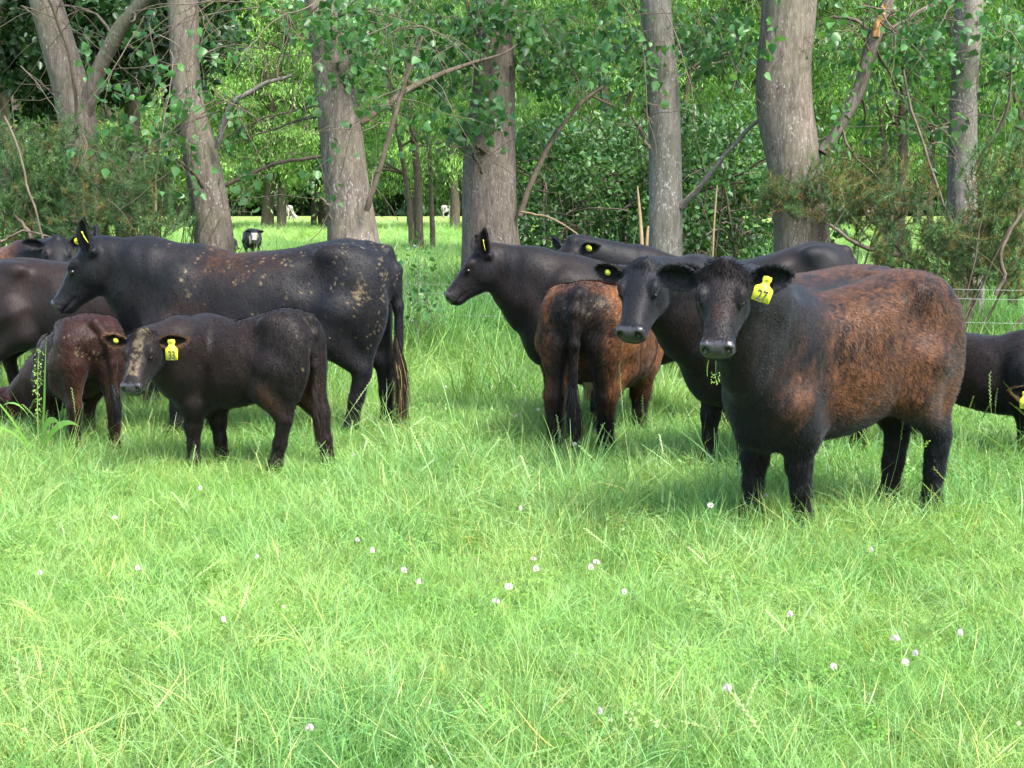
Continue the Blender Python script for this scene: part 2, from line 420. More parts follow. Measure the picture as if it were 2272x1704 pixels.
    cb = np.repeat(c0[i]*(.55+1.0*rng.random((len(i), 1))**1.3), 5, 0)
    nb_ = n0[i]*1.0+d0[i]*.25+rng.normal(0, .30, (len(i), 3)); nb_ = np.repeat(nb_/np.linalg.norm(nb_, axis=1, keepdims=True), 5, 0)
    VV = np.concatenate([V, vb]); FF = np.concatenate([Q.ravel(), fb+len(V)]); SZ = np.concatenate([np.full(len(Q), 4), sb])
    CC = np.concatenate([col, cb]); WW = np.concatenate([wet, np.zeros(len(vb))]); NN = np.concatenate([Nn, nb_])
    root = empty(name, tuple(base), yaw); tag(root, label, cat, group)
    body = mesh_np('body', VV, FF, SZ, COAT, root, normals=NN, attrs={'coat': ('FLOAT_COLOR', np.concatenate([CC, np.ones((len(CC), 1))], 1)), 'wet': ('FLOAT', WW)})
    # eyes ----------------------------------------------------
    if eyes:
        for sg in (1, -1):
            V2, F2, S2 = uvsphere(.0215*h_, 16, 10)
            mesh_np('eye', V2@np.eye(3)+hl(.224, .1045*sg, -.010), F2, S2, EYE, root)
    # ears ----------------------------------------------------
    el, ew, edroop, eback = (ear or (.20, .115, -.12, -.25))[:4]
    for k, sg in enumerate((1, -1)):
        b0 = hl(.020, .132*sg, -.038)
        dk = edroop[k] if isinstance(edroop, (tuple, np.ndarray)) else edroop; bk = eback[k] if isinstance(eback, (tuple, np.ndarray)) else eback
        d = sd_*sg+u*dk+n*bk
        if isinstance(edroop, np.ndarray): d = dl(edroop if sg > 0 else eback)
        d = nrm(d); fw_ = nrm(n*.8+u*.45 if ear is None or len(ear) < 5 else dl(ear[4])); fw_ = nrm(fw_-d*(fw_@d)); sdv = np.cross(d, fw_)
        nu, nv = 13, 11; Vv = []; Cc = []
        for side_ in (0, 1):
            for iu in range(nu):
                tt = iu/(nu-1); wv = ew*h_*(.5*(np.sin(np.pi*min(1, tt*.93+.07))**.62))*(1.0 if tt < .97 else .45)
                for iv in range(nv):
                    vv = iv/(nv-1)*2-1
                    cup = (.045+.012*(1-tt))*h_*(vv*vv)*(1.0 if tt < .6 else 1-(tt-.6)*1.3)
                    pz = cup+(-.008*h_ if side_ else 0)*(1-vv**4*.9)*(1-tt**5)
                    Vv.append(b0+d*(tt*el*h_)+sdv*vv*wv+fw_*(pz+.012*h_*np.sin(tt*2)))
                    rim = max(abs(vv), (tt-.7)/.3)
                    Cc.append(rim)
        Vv = np.array(Vv); Cc = np.array(Cc); m = nu*nv; Fq = []
        for iu in range(nu-1):
            for iv in range(nv-1):
                a = iu*nv+iv; Fq += [[a, a+1, a+nv+1, a+nv], [m+a, m+a+nv, m+a+nv+1, m+a+1]]
        for iu in range(nu-1):
            for iv in (0, nv-1):
                a = iu*nv+iv; Fq.append([a, a+nv, m+a+nv, m+a] if iv == 0 else [a, m+a, m+a+nv, a+nv])
        for iv in range(nv-1):
            a = (nu-1)*nv+iv; Fq.append([a, a+1, m+a+1, m+a])
        Fq = np.array(Fq); ec = color(np.zeros((1, 3))+[.9, 0, 1.2], np.zeros((1, 3)), np.array([True]), None, seed)[0][0]
        rimc = getattr(color, 'rim', ec*1.4+.01)
        cols = ec*.8*(1-sstep(.72, .95, Cc)[:, None])+np.array(rimc)*sstep(.72, .95, Cc)[:, None]
        # ear hair
        ne = 2600; pk = rng.integers(0, len(Fq), ne); uu = rng.random((ne, 2, 1)); qq = Fq[pk]
        pe = (Vv[qq[:, 0]]*(1-uu[:, 0])+Vv[qq[:, 1]]*uu[:, 0])*(1-uu[:, 1])+(Vv[qq[:, 3]]*(1-uu[:, 0])+Vv[qq[:, 2]]*uu[:, 0])*uu[:, 1]
        ce = (cols[qq[:, 0]]*(1-uu[:, 0])+cols[qq[:, 1]]*uu[:, 0])*(1-uu[:, 1])+(cols[qq[:, 3]]*(1-uu[:, 0])+cols[qq[:, 2]]*uu[:, 0])*uu[:, 1]
        side2 = ((pe-b0)@sdv)
        de = d*.6+rng.normal(0, .32, (ne, 3))+sdv[None]*np.sign(side2)[:, None]*.45+fw_*.25; de /= np.linalg.norm(de, axis=1, keepdims=True)
        ss = np.cross(de, rng.normal(0, 1, (ne, 3))); ss /= np.linalg.norm(ss, axis=1, keepdims=True)
        ve, fe, se = blades(pe, de, .006+.016*rng.random(ne)*min(1, S+.1)*(furlen/.014+.3), np.full(ne, .0016), ss, rng.normal(0, .2, (ne, 3)))
        VV = np.concatenate([Vv, ve]); CC = np.concatenate([cols, np.repeat(ce*(.7+.6*rng.random((ne, 1))), 5, 0)])
        mesh_np('ear', VV, np.concatenate([Fq.ravel(), fe+len(Vv)]), np.concatenate([np.full(len(Fq), 4), se]), COAT, root,
                attrs={'coat': ('FLOAT_COLOR', np.concatenate([CC, np.ones((len(CC), 1))], 1))})
        for tg in tags:
            if tg[0] != sg: continue
            kind = tg[1]; at_ = b0+d*(tg[3] if len(tg) > 3 else .55)*el*h_+fw_*(.055*h_)
            if kind == 'button':
                V3, F3, S3 = disc(at_, fw_ if len(tg) < 5 else nrm(dl(tg[4])), tg[2], .006); mesh_np('ear_tag', V3, F3, S3, TAGY, root, smooth=False)
            elif kind == 'edge':        # flag seen edge on
                make_tag(root, at_, nrm(dl(tg[4])), nrm(dl(tg[5])), tg[2], None)
            else:
                make_tag(root, at_, nrm(dl(tg[4])), nrm(dl(tg[5])), tg[2], kind, tg[6] if len(tg) > 6 else .40)
    # tail switch ---------------------------------------------
    if switch:
        e = tp_[-1]; e0 = tp_[-2]; dirn = nrm(e-e0); ns = 900
        t0 = rng.random(ns); st = e0*(1-t0[:, None])*.45+e*(.55+.45*t0[:, None]) if False else e+(e0-e)*(t0[:, None]*.5)
        dd = np.array([0, 0, -1.0])+rng.normal(0, .045, (ns, 3)); ang = rng.random(ns)*6.28
        off = np.stack([np.cos(ang), np.sin(ang), 0*ang], -1)
        cu = off*.10-off*.0
        V5, F5, S5 = [], [], []
        Lh = (.26+.16*rng.random(ns))*S*(switch if switch is not True else 1)
        nseg = 6; ks = np.linspace(0, 1, nseg+1)
        sdx = np.cross(dd, off); sdx /= np.linalg.norm(sdx, axis=1, keepdims=True)
        rad = .015*S
        pts = [st+off*.012*S+dd*(Lh*k)[:, None]+off*(rad*math.sin(k*math.pi)*(.3+.7*rng.random(ns))[:, None])+rng.normal(0, .002, (ns, 3))+np.array([.016*math.sin(k*5+1), .010*math.sin(k*6), 0])*S+.012*S*k*(fbm(np.stack([ang, 0*ang, 0*ang+k*2], -1), 1.6, 2, seed)-.5)[:, None]*off for k in ks]
        wv = [.0032*(1-.8*k) for k in ks]
        Vs = np.stack([np.stack([p-sdx*w_, p+sdx*w_], 1) for p, w_ in zip(pts, wv)], 1).reshape(-1, 3)
        bidx = np.arange(ns)[:, None]*(2*(nseg+1))
        Fs = np.concatenate([bidx+[2*k, 2*k+1, 2*k+3, 2*k+2] for k in range(nseg)], 1).reshape(-1)
        tc = color(np.zeros((1, 3))+[-.95, 0, .5], np.zeros((1, 3))-9, np.array([False]), None, seed)[0][0]
        sc_ = getattr(color, 'switch', tc); mud = (rng.random((ns, 1)) < getattr(color, 'switchmud', .04))
        Cs = np.where(mud, np.array([.16, .12, .05]), np.array(sc_)*(.6+.8*rng.random((ns, 1))))
        Cs = np.repeat(Cs, 2*(nseg+1), 0)
        mesh_np('tail_switch', Vs, Fs, np.full(ns*nseg, 4), COAT, root, attrs={'coat': ('FLOAT_COLOR', np.concatenate([Cs, np.ones((len(Cs), 1))], 1))})
    # hooves --------------------------------------------------
    for sg, A, B in ((1, 'FL', 'HL'), (-1, 'FR', 'HR')):
        for bx, y_ in ((.565+LG[A], .15), (-.655+LG[B], .16)):
            pc = q(bx, y_*sg, .0)
            for cs in (-1, 1):
                V6, F6, S6 = uvsphere(1.0, 12, 8); V6 = V6*np.array([.062, .030, .058])*S; V6[:, 2] = np.maximum(V6[:, 2], -.02*S)
                mesh_np('hoof', V6+pc+np.array([.0, .026*cs*S, .022*S]), F6, S6, HOOF, root)
    if udder:
        (ux, uz, ur, um) = udder
        f2 = Field(q(ux, 0, uz)-.3*S, q(ux, 0, uz)+.3*S, .012)
        f2.ell(q(ux, 0, uz), np.array([.13, .12, .11])*S*ur, .05)
        for ax_ in (-.05, .05):
            for ay in (-.06, .06):
                f2.cap(q(ux, 0, uz)+np.array([ax_, ay, -.07])*S*ur, q(ux, 0, uz)+np.array([ax_*1.3, ay*1.2, -.175])*S*ur, .020*S, .013*S, .03)
        V7, Q7 = surface_nets(f2.F, f2.lo, .012); V7 = taubin(V7, Q7, 1)
        mesh_np('udder', V7, Q7.ravel(), np.full(len(Q7), 4), um, root)
    if crumbs:
        for k, (a_t, a_s, ln, kind) in enumerate(crumbs):
            p_ = hl(.485, a_s, -.128)
            Vn = []; nn = 7
            pw = toL
            for j in range(nn):
                kx = j/(nn-1); off = dl(np.array([a_t*math.sin(kx*2.2), 0, -ln*kx]))
                sx = dl(np.array([1.0, 0, 0])); ww = (.0028 if kind == 'leaf' else .0012)*(1-.6*kx)
                Vn += [p_+off-sx*ww, p_+off+sx*ww]
            Fn = [[2*j, 2*j+1, 2*j+3, 2*j+2] for j in range(nn-1)]
            if kind == 'seed':
                rg = random.Random(5)
                for _ in range(36):
                    c1 = p_+dl(np.array([rg.uniform(-.018, .018), rg.uniform(-.01, .01), -ln+rg.uniform(-.02, .03)]))
                    a = len(Vn); e1 = dl(np.array([.0022, 0, .001])); e2 = dl(np.array([-.001, 0, .0035]))
                    Vn += [c1-e1, c1-e2, c1+e1, c1+e2]; Fn.append([a, a+1, a+2, a+3])
            mesh_np('chewed_grass_blade', np.array(Vn), np.array(Fn).ravel(), np.full(len(Fn), 4), STRAW, root)
    return root
def uvsphere(r, nu=16, nv=10):
    V = [[0, 0, r]]; F = []; S = []
    for i in range(1, nv):
        for j in range(nu):
            a = math.pi*i/nv; b = 2*math.pi*j/nu
            V.append([r*math.sin(a)*math.cos(b), r*math.sin(a)*math.sin(b), r*math.cos(a)])
    V.append([0, 0, -r]); n = len(V)-1
    for j in range(nu): F += [0, 1+j, 1+(j+1) % nu]; S.append(3)
    for i in range(nv-2):
        for j in range(nu):
            a = 1+i*nu+j; b = 1+i*nu+(j+1) % nu; F += [a, a+nu, b+nu, b]; S.append(4)
    for j in range(nu): F += [n, 1+(nv-2)*nu+(j+1) % nu, 1+(nv-2)*nu+j]; S.append(3)
    return np.array(V, float), np.array(F), np.array(S)
def disc(c, nn, r, th, seg=20):
    nn = nrm(nn); a = nrm(np.cross(nn, [.3, .2, .9])); b = np.cross(nn, a)
    an = np.arange(seg)*2*math.pi/seg; ring = a*np.cos(an)[:, None]*r+b*np.sin(an)[:, None]*r
    V = np.concatenate([c+ring, c+ring*.8+nn*th, c+ring*.35+nn*th*1.0, c+ring*.3+nn*th*1.6]); F = []; S = []
    for k in range(3):
        for j in range(seg): F += [k*seg+j, k*seg+(j+1) % seg, (k+1)*seg+(j+1) % seg, (k+1)*seg+j]; S.append(4)
    F += list(range(3*seg, 4*seg)); S.append(seg); F += list(range(seg))[::-1]; S.append(seg)
    return V, F, S
def make_tag(root, at_, right, upv, h, text, tw=.40):
    """flag shaped ear tag with a narrow neck; h is its height"""
    upv = nrm(upv); right = nrm(right-upv*(right@upv)); nn = np.cross(right, upv)
    prof = [(.16, .98), (.19, .86), (.14, .74), (.17, .66), (tw, .54), (tw+.02, .46), (tw, .02), (tw-.03, 0)]
    pr = [(x, y) for x, y in prof]+[(-x, y) for x, y in prof[::-1]]
    pr = np.array(pr); c = at_-upv*h*.88
    base_ = c+right*pr[:, :1]*h*.95+upv*pr[:, 1:]*h
    m = len(pr); th = nn*.0012
    # gentle bow so the tag is not a dead flat card
    bow = nn*(.05*h*(pr[:, 1:]-.5)**2)
    V = np.concatenate([base_+bow+th, base_+bow-th]); F = list(range(m))[::-1]+[m+i for i in range(m)]; S = [m, m]
    for i in range(m): F += [i, (i+1) % m, m+(i+1) % m, m+i]; S.append(4)
    V0, F0, S0 = disc(at_, nn, h*.13, .004); F0 = [f+len(V) for f in F0]
    t = mesh_np('ear_tag', np.concatenate([V, V0]), F+F0, S+list(S0), TAGY, root, smooth=False)
    if text:
        cu = bpy.data.curves.new('number', 'FONT'); cu.body = text; cu.size = h*(.42+.2*tw); cu.align_x = 'CENTER'; cu.offset = .0008; cu.extrude = .0006
        to = bpy.data.objects.new('tmp', cu); link(to); dg = bpy.context.evaluated_depsgraph_get()
        me = bpy.data.meshes.new_from_object(to.evaluated_get(dg)); bpy.data.objects.remove(to)
        me.materials.append(TAGK)
        co = np.empty(len(me.vertices)*3); me.vertices.foreach_get('co', co); co = co.reshape(-1, 3)
        co = c+nn*.0030+bow.mean(0)*.6+right*co[:, :1]*(.35+1.3*tw)+upv*(co[:, 1:2]*1.15+h*.05)+nn*co[:, 2:]
        me.vertices.foreach_set('co', co.astype(np.float32).ravel()); me.update()
        o = bpy.data.objects.new('number', me); o.parent = t; link(o)

# coat colours -------------------------------------------------------------
BLACK = np.array([.0042, .0046, .0062]); RUST = np.array([.060, .0245, .0096]); DKBR = np.array([.0125, .0062, .0048]); TAN = np.array([.06, .030, .013])
MUD = np.array([.11, .085, .048])
def coat(base=BLACK, rust=None, mud=None, tan=None, face=None, legsblack=1.0, amt=1.0, rim=None, switch=None, sm=.03, brown=.45):
    def fn(pb, hc, ih, Nn, seed):
        n = len(pb); q = np.stack([pb[:, 0]*1.0, np.abs(pb[:, 1]), pb[:, 2]], -1)
        C = np.tile(base, (n, 1)).astype(float); m0 = fbm(pb, 2.5, 3, seed+50)
        C = C*(.8+.4*m0[:, None])
        br = sstep(.42, .66, fbm(np.stack([pb[:, 0], pb[:, 1], pb[:, 2]*.6], -1), 3.6, 4, seed+57))[:, None]*brown
        C = C*(1-br)+DKBR*br
        if rust is not None:
            st = fbm(np.stack([pb[:, 0]*1.0+pb[:, 2]*.6, pb[:, 1], pb[:, 2]*.35], -1), 9, 3, seed+71)
            st2 = fbm(np.stack([pb[:, 0]*2.2+pb[:, 2], pb[:, 1]*2, pb[:, 2]*.5], -1), 26, 2, seed+72)
            mk = rust(pb)*sstep(.30, .64, st*.65+st2*.35+rust(pb)*.16-.07)
            fine = fbm(pb*np.array([1.4, 1.4, .8]), 62, 2, seed+73)
            mk = mk*(~ih)*(.50+.50*sstep(.34, .60, fine+.10*rust(pb)))
            C = C*(1-mk[:, None])+RUST*amt*(.35+1.25*st2[:, None])*(.75+.5*fine[:, None])*mk[:, None]
        if tan is not None:
            mk = tan(pb)*(~ih); C = C*(1-mk[:, None])+TAN*mk[:, None]
        if mud is not None:
            a = fbm(np.stack([pb[:, 0]*1.6+pb[:, 2]*.5, pb[:, 1], pb[:, 2]*.7], -1), 13, 3, seed+91)
            b = fbm(np.stack([pb[:, 0]*1.6+pb[:, 2]*.5, pb[:, 1], pb[:, 2]*.7], -1), 75, 2, seed+92)
            mk = np.clip(mud(pb, hc, ih), 0, 1); mk = sstep(.672, .75, a*.5+b*.5+mk*.13-.06)*.85*sstep(.02, .2, mk)
            C = C*(1-mk[:, None])+MUD*(.45+.9*b[:, None])*mk[:, None]
        if face is not None: C = face(C, hc, ih, seed)
        wet = np.zeros(n)
        nose = ih & (hc[:, 0] > .466) & (hc[:, 2] > -.105) & (hc[:, 2] < .02) & (np.abs(hc[:, 1]) < .093)
        hole = ih & ((((np.abs(hc[:, 1])-.059)/.021)**2+((hc[:, 2]+.045)/.023)**2) < 1) & (hc[:, 0] > .46)
        C[nose] = np.array([.020, .017, .021])*(.7+.6*m0[nose][:, None]); wet[nose] = 1; C[hole] = .003
        return C, wet
    if rim is not None: fn.rim = rim
    if switch is not None: fn.switch = switch
    fn.switchmud = sm
    return fn
def blob(pb, x, z, rx, rz):  return np.exp(-(((pb[:, 0]-x)/rx)**2+((pb[:, 2]-z)/rz)**2))
# ------------------------------------------------------------------ vegetation materials
def leaf_material(name, transl=.45, rough=.45, attr='tint', inst=False, sat=1.0, spec=.4):
    m, nt, b = mat_new(name)
    a = N(nt, 'ShaderNodeAttribute', attribute_name=attr)
    if inst: a.attribute_type = 'INSTANCER'
    a2 = N(nt, 'ShaderNodeAttribute', attribute_name='shade')
    col = mixc(nt, 1.0, a.outputs['Color'], a2.outputs['Color'], 'MULTIPLY') if inst else a.outputs['Color']
    nt.links.new(col, b.inputs['Base Color']); b.inputs['Roughness'].default_value = rough; b.inputs['Specular IOR Level'].default_value = spec
    tr = N(nt, 'ShaderNodeBsdfTranslucent')
    tc_ = mixc(nt, 1.0, col, (1.25, 1.15, .55), 'MULTIPLY'); nt.links.new(tc_, tr.inputs[0])
    mx = N(nt, 'ShaderNodeMixShader', i_0=transl); nt.links.new(b.outputs[0], mx.inputs[1]); nt.links.new(tr.outputs[0], mx.inputs[2])
    out = nt.nodes['Material Output']; nt.links.new(mx.outputs[0], out.inputs[0])
    return m
LEAF = leaf_material('leaf', .42, .42)
NEEDLE = leaf_material('needle', .25, .6, spec=.2)
GRASSM = leaf_material('grass_blade', .42, .40, inst=True, spec=.45)
def bark_material(name, dark, light, spot, spotamt=.5):
    m, nt, b = mat_new(name)
    tc = N(nt, 'ShaderNodeTexCoord'); mp = N(nt, 'ShaderNodeMapping'); mp.inputs['Scale'].default_value = (1, 1, .24); nt.links.new(tc.outputs['Object'], mp.inputs[0])
    n1 = N(nt, 'ShaderNodeTexNoise', i_Scale=24.0, i_Detail=7.0, i_Roughness=.72, i_Distortion=.5); nt.links.new(mp.outputs[0], n1.inputs['Vector'])
    n2 = N(nt, 'ShaderNodeTexNoise', i_Scale=3.0, i_Detail=3.0); nt.links.new(tc.outputs['Object'], n2.inputs['Vector'])
    v = N(nt, 'ShaderNodeTexVoronoi', i_Scale=22.0, feature='DISTANCE_TO_EDGE'); 
    ds = N(nt, 'ShaderNodeMix', data_type='RGBA', i_0=.12); nt.links.new(mp.outputs[0], ds.inputs[6]); nt.links.new(n1.outputs['Color'], ds.inputs[7]); nt.links.new(ds.outputs[2], v.inputs['Vector'])
    r1 = ramp(nt, [(.36, dark), (.5, tuple((x+y)/2 for x, y in zip(dark, light))), (.62, light)], n1.outputs[0])
    r2 = ramp(nt, [(.0, (.42, .38, .35)), (.07, (1, 1, 1))], v.outputs['Distance'])
    c = mixc(nt, .38, r1.outputs[0], r2.outputs[0], 'MULTIPLY')
    c = mixc(nt, N(nt, 'ShaderNodeMath', operation='MULTIPLY', i_1=.5).outputs[0], c, (.10, .12, .06)) if False else c
    # pale lichen flecks
    mp3 = N(nt, 'ShaderNodeMapping'); mp3.inputs['Scale'].default_value = (1, 1, .45); nt.links.new(tc.outputs['Object'], mp3.inputs[0])
    n3 = N(nt, 'ShaderNodeTexNoise', i_Scale=62.0, i_Detail=2.0, i_Roughness=.5); nt.links.new(mp3.outputs[0], n3.inputs['Vector'])
    ad = N(nt, 'ShaderNodeMath', operation='MULTIPLY_ADD'); nt.links.new(n2.outputs[0], ad.inputs[0]); ad.inputs[1].default_value = .35; nt.links.new(n3.outputs[0], ad.inputs[2])
    r3 = ramp(nt, [(.850-.045*spotamt, (0, 0, 0)), (.900-.045*spotamt, (.8, .8, .8))], ad.outputs[0])
    c = mixc(nt, r3.outputs[0], c, spot)
    # green algae
    n4 = N(nt, 'ShaderNodeTexNoise', i_Scale=1.7, i_Detail=5.0); nt.links.new(tc.outputs['Object'], n4.inputs['Vector'])
    r4 = ramp(nt, [(.5, (0, 0, 0)), (.75, (.55, .55, .55))], n4.outputs[0])
    c = mixc(nt, r4.outputs[0], c, (.085, .095, .045))
    nt.links.new(c, b.inputs['Base Color']); b.inputs['Roughness'].default_value = .85; b.inputs['Specular IOR Level'].default_value = .2
    bp = N(nt, 'ShaderNodeBump', i_Strength=.8, i_Distance=.016); nt.links.new(n1.outputs[0], bp.inputs['Height'])
    bp2 = N(nt, 'ShaderNodeBump', i_Strength=.35, i_Distance=.02); nt.links.new(r2.outputs[0], bp2.inputs['Height']); nt.links.new(bp.outputs[0], bp2.inputs['Normal'])
    nt.links.new(bp2.outputs[0], b.inputs['Normal'])
    return m
BARK = bark_material('bark_poplar', (.070, .056, .046), (.165, .138, .116), (.27, .27, .245), .75)
BARKP = bark_material('bark_pale', (.090, .082, .070), (.185, .170, .148), (.33, .33, .31), 1.0)
BARKD = bark_material('bark_dark', (.045, .035, .025), (.11, .09, .065), (.3, .3, .26), .1)
TWIG = simple_mat('twig_wood', (.095, .075, .056), .8, .2, .35, 12)
STALK = simple_mat('dry_stalk', (.22, .16, .09), .7, .2, .2, 20)
WIRE = simple_mat('galvanised_wire', (.25, .26, .27), .4, .5)
WIRE.node_tree.nodes['Principled BSDF'].inputs['Metallic'].default_value = .6
POSTM = simple_mat('weathered_post', (.20, .17, .13), .85, .2, .35, 18)
# ------------------------------------------------------------------ ground
def ground():
    m, nt, b = mat_new('pasture_soil')
    tc = N(nt, 'ShaderNodeTexCoord'); n1 = N(nt, 'ShaderNodeTexNoise', i_Scale=.9, i_Detail=7.0, i_Roughness=.65); nt.links.new(tc.outputs['Object'], n1.inputs['Vector'])
    n2 = N(nt, 'ShaderNodeTexNoise', i_Scale=.12, i_Detail=4.0); nt.links.new(tc.outputs['Object'], n2.inputs['Vector'])
    r = ramp(nt, [(.3, (.055, .125, .018)), (.55, (.085, .19, .026)), (.75, (.13, .25, .04))], n1.outputs[0])
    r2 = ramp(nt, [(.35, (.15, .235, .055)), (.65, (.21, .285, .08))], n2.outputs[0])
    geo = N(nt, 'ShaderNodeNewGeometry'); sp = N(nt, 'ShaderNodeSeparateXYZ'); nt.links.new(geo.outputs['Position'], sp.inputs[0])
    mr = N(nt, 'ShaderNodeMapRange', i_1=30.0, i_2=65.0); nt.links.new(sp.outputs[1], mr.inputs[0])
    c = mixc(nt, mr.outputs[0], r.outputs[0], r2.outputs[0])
    nt.links.new(c, b.inputs['Base Color']); b.inputs['Roughness'].default_value = .95; b.inputs['Specular IOR Level'].default_value = .1
    bp = N(nt, 'ShaderNodeBump', i_Strength=.8, i_Distance=.2); nt.links.new(n1.outputs[0], bp.inputs['Height']); nt.links.new(bp.outputs[0], b.inputs['Normal'])
    xs = np.concatenate([np.linspace(-900, -40, 8)[:-1], np.linspace(-40, 40, 81), np.linspace(40, 900, 8)[1:]])
    ys = np.concatenate([np.linspace(-60, 0, 7)[:-1], np.linspace(0, 60, 121), np.linspace(60, 1500, 20)[1:]])
    X, Y = np.meshgrid(xs, ys, indexing='ij'); Z = (fbm(np.stack([X, Y, 0*X], -1), .5, 2, 3)-.5)*.05*np.clip((70-np.abs(Y))/40, 0, 1)
    nx, ny = X.shape; i = np.arange(nx*ny).reshape(nx, ny)
    q = np.stack([i[:-1, :-1], i[1:, :-1], i[1:, 1:], i[:-1, 1:]], -1).reshape(-1, 4)
    o = mesh_np('ground', np.stack([X, Y, Z], -1).reshape(-1, 3), q.ravel(), np.full(len(q), 4), m); tag(o, 'wide flat green pasture running back to the far trees', 'ground', kind='structure')
ground()
# ------------------------------------------------------------------ grass
def blade_mesh(rng, n, rad, l0, l1, w, lean=.5, segs=3, bend=.5):
    a = rng.random(n)*2*math.pi; r = rad*np.sqrt(rng.random(n)); P0 = np.stack([r*np.cos(a), r*np.sin(a), 0*a-.01], -1)
    L = l0+(l1-l0)*rng.random(n); la = rng.random(n)*2*math.pi; ln = lean*rng.random(n)
    dh = np.stack([np.cos(la), np.sin(la), 0*la], -1); sd = np.stack([-np.sin(la), np.cos(la), 0*la], -1)
    tw = rng.normal(0, .6, n)[:, None]; sd = sd*np.cos(tw)+dh*np.sin(tw)
    V = []; ks = np.linspace(0, 1, segs+1); bd = bend*(.3+rng.random(n))
    for k in ks:
        ang = ln+bd*k*1.6
        # integrate arc
        h = L[:, None]*k
        p = P0+np.stack([dh[:, 0]*np.sin(ln+bd*k*.8), dh[:, 1]*np.sin(ln+bd*k*.8), np.cos(ln+bd*k*.8)], -1)*h
        ww = w*(1-.85*k**1.5)*(.7+.6*rng.random(n) if False else 1)
        V += [p-sd*ww, p+sd*ww]
    V = np.stack(V, 1).reshape(-1, 3); b = np.arange(n)[:, None]*(2*(segs+1))
    F = np.concatenate([b+[2*k, 2*k+1, 2*k+3, 2*k+2] for k in range(segs)], 1).reshape(-1, 4)
    sh = .55+.9*rng.random(n); hue = rng.normal(0, .10, n)
    c = np.stack([sh*(1+hue), sh, sh*(1-hue)], -1); dry = rng.random(n) < .025; c[dry] = c[dry]*np.array([1.7, 1.0, 1.3])
    C = np.repeat(c, 2*(segs+1), 0)
    return V, F, C
def join(parts):
    V, F, C, o = [], [], [], 0
    for v, f, c in parts: V.append(v); F.append(np.asarray(f)+o); C.append(c); o += len(v)
    return np.concatenate(V), np.concatenate(F), np.concatenate(C)
def seedstem(rng, h, lean):
    la = rng.random()*6.28; dh = np.array([math.cos(la), math.sin(la), 0]); ks = np.linspace(0, 1, 7)
    pts = [dh*lean*h*k**1.8+np.array([0, 0, h*k*(1-.15*lean*k)]) for k in ks]; sd = np.array([-dh[1], dh[0], 0]); V = []; F = []
    for i, p in enumerate(pts): w = .0009; V += [p-sd*w, p+sd*w]
    F = [[2*i, 2*i+1, 2*i+3, 2*i+2] for i in range(6)]
    C = [np.array([1.3, 1.0, 1.2])]*len(V)
    for j in range(16):
        k = .72+.28*j/15; i = min(5, int(k*6)); p = pts[i]+(pts[i+1]-pts[i])*(k*6-i); s = 1 if j % 2 else -1
        d = nrm(pts[i+1]-pts[i])*.009+sd*s*.0035+rng.normal(0, .0012, 3); e = np.array([.0012, 0, 0])+dh*.001; a = len(V)
        V += [p-e, p+d*.5+sd*s*.004, p+d*1.2, p+d*.5-sd*s*.002]; F.append([a, a+1, a+2, a+3]); C += [np.array([1.2, 1.0, 1.3])]*4
    return np.array(V), np.array(F), np.array(C)
def cloverpatch(rng, n=22, rad=.10):
    V, F, C = [], [], []
    for _ in range(n):
        a = rng.random()*6.28; r = rad*math.sqrt(rng.random()); h = .05+.07*rng.random(); c = np.array([r*math.cos(a), r*math.sin(a), h]); a0 = rng.random()*6.28
        tl = rng.normal(0, .25, 2)
        for k in range(3):
            t = a0+k*2.09; d = np.array([math.cos(t), math.sin(t), tl[0]*math.cos(t)+tl[1]*math.sin(t)]); s = np.array([-math.sin(t), math.cos(t), 0]); L = .017
            i = len(V); V += [c, c+d*L*.6+s*L*.42, c+d*L*1.05, c+d*L*.6-s*L*.42]; F.append([i, i+1, i+2, i+3]); C += [np.array([.75, .85, .55])*(.8+.4*rng.random())]*4
    return np.array(V), np.array(F), np.array(C)
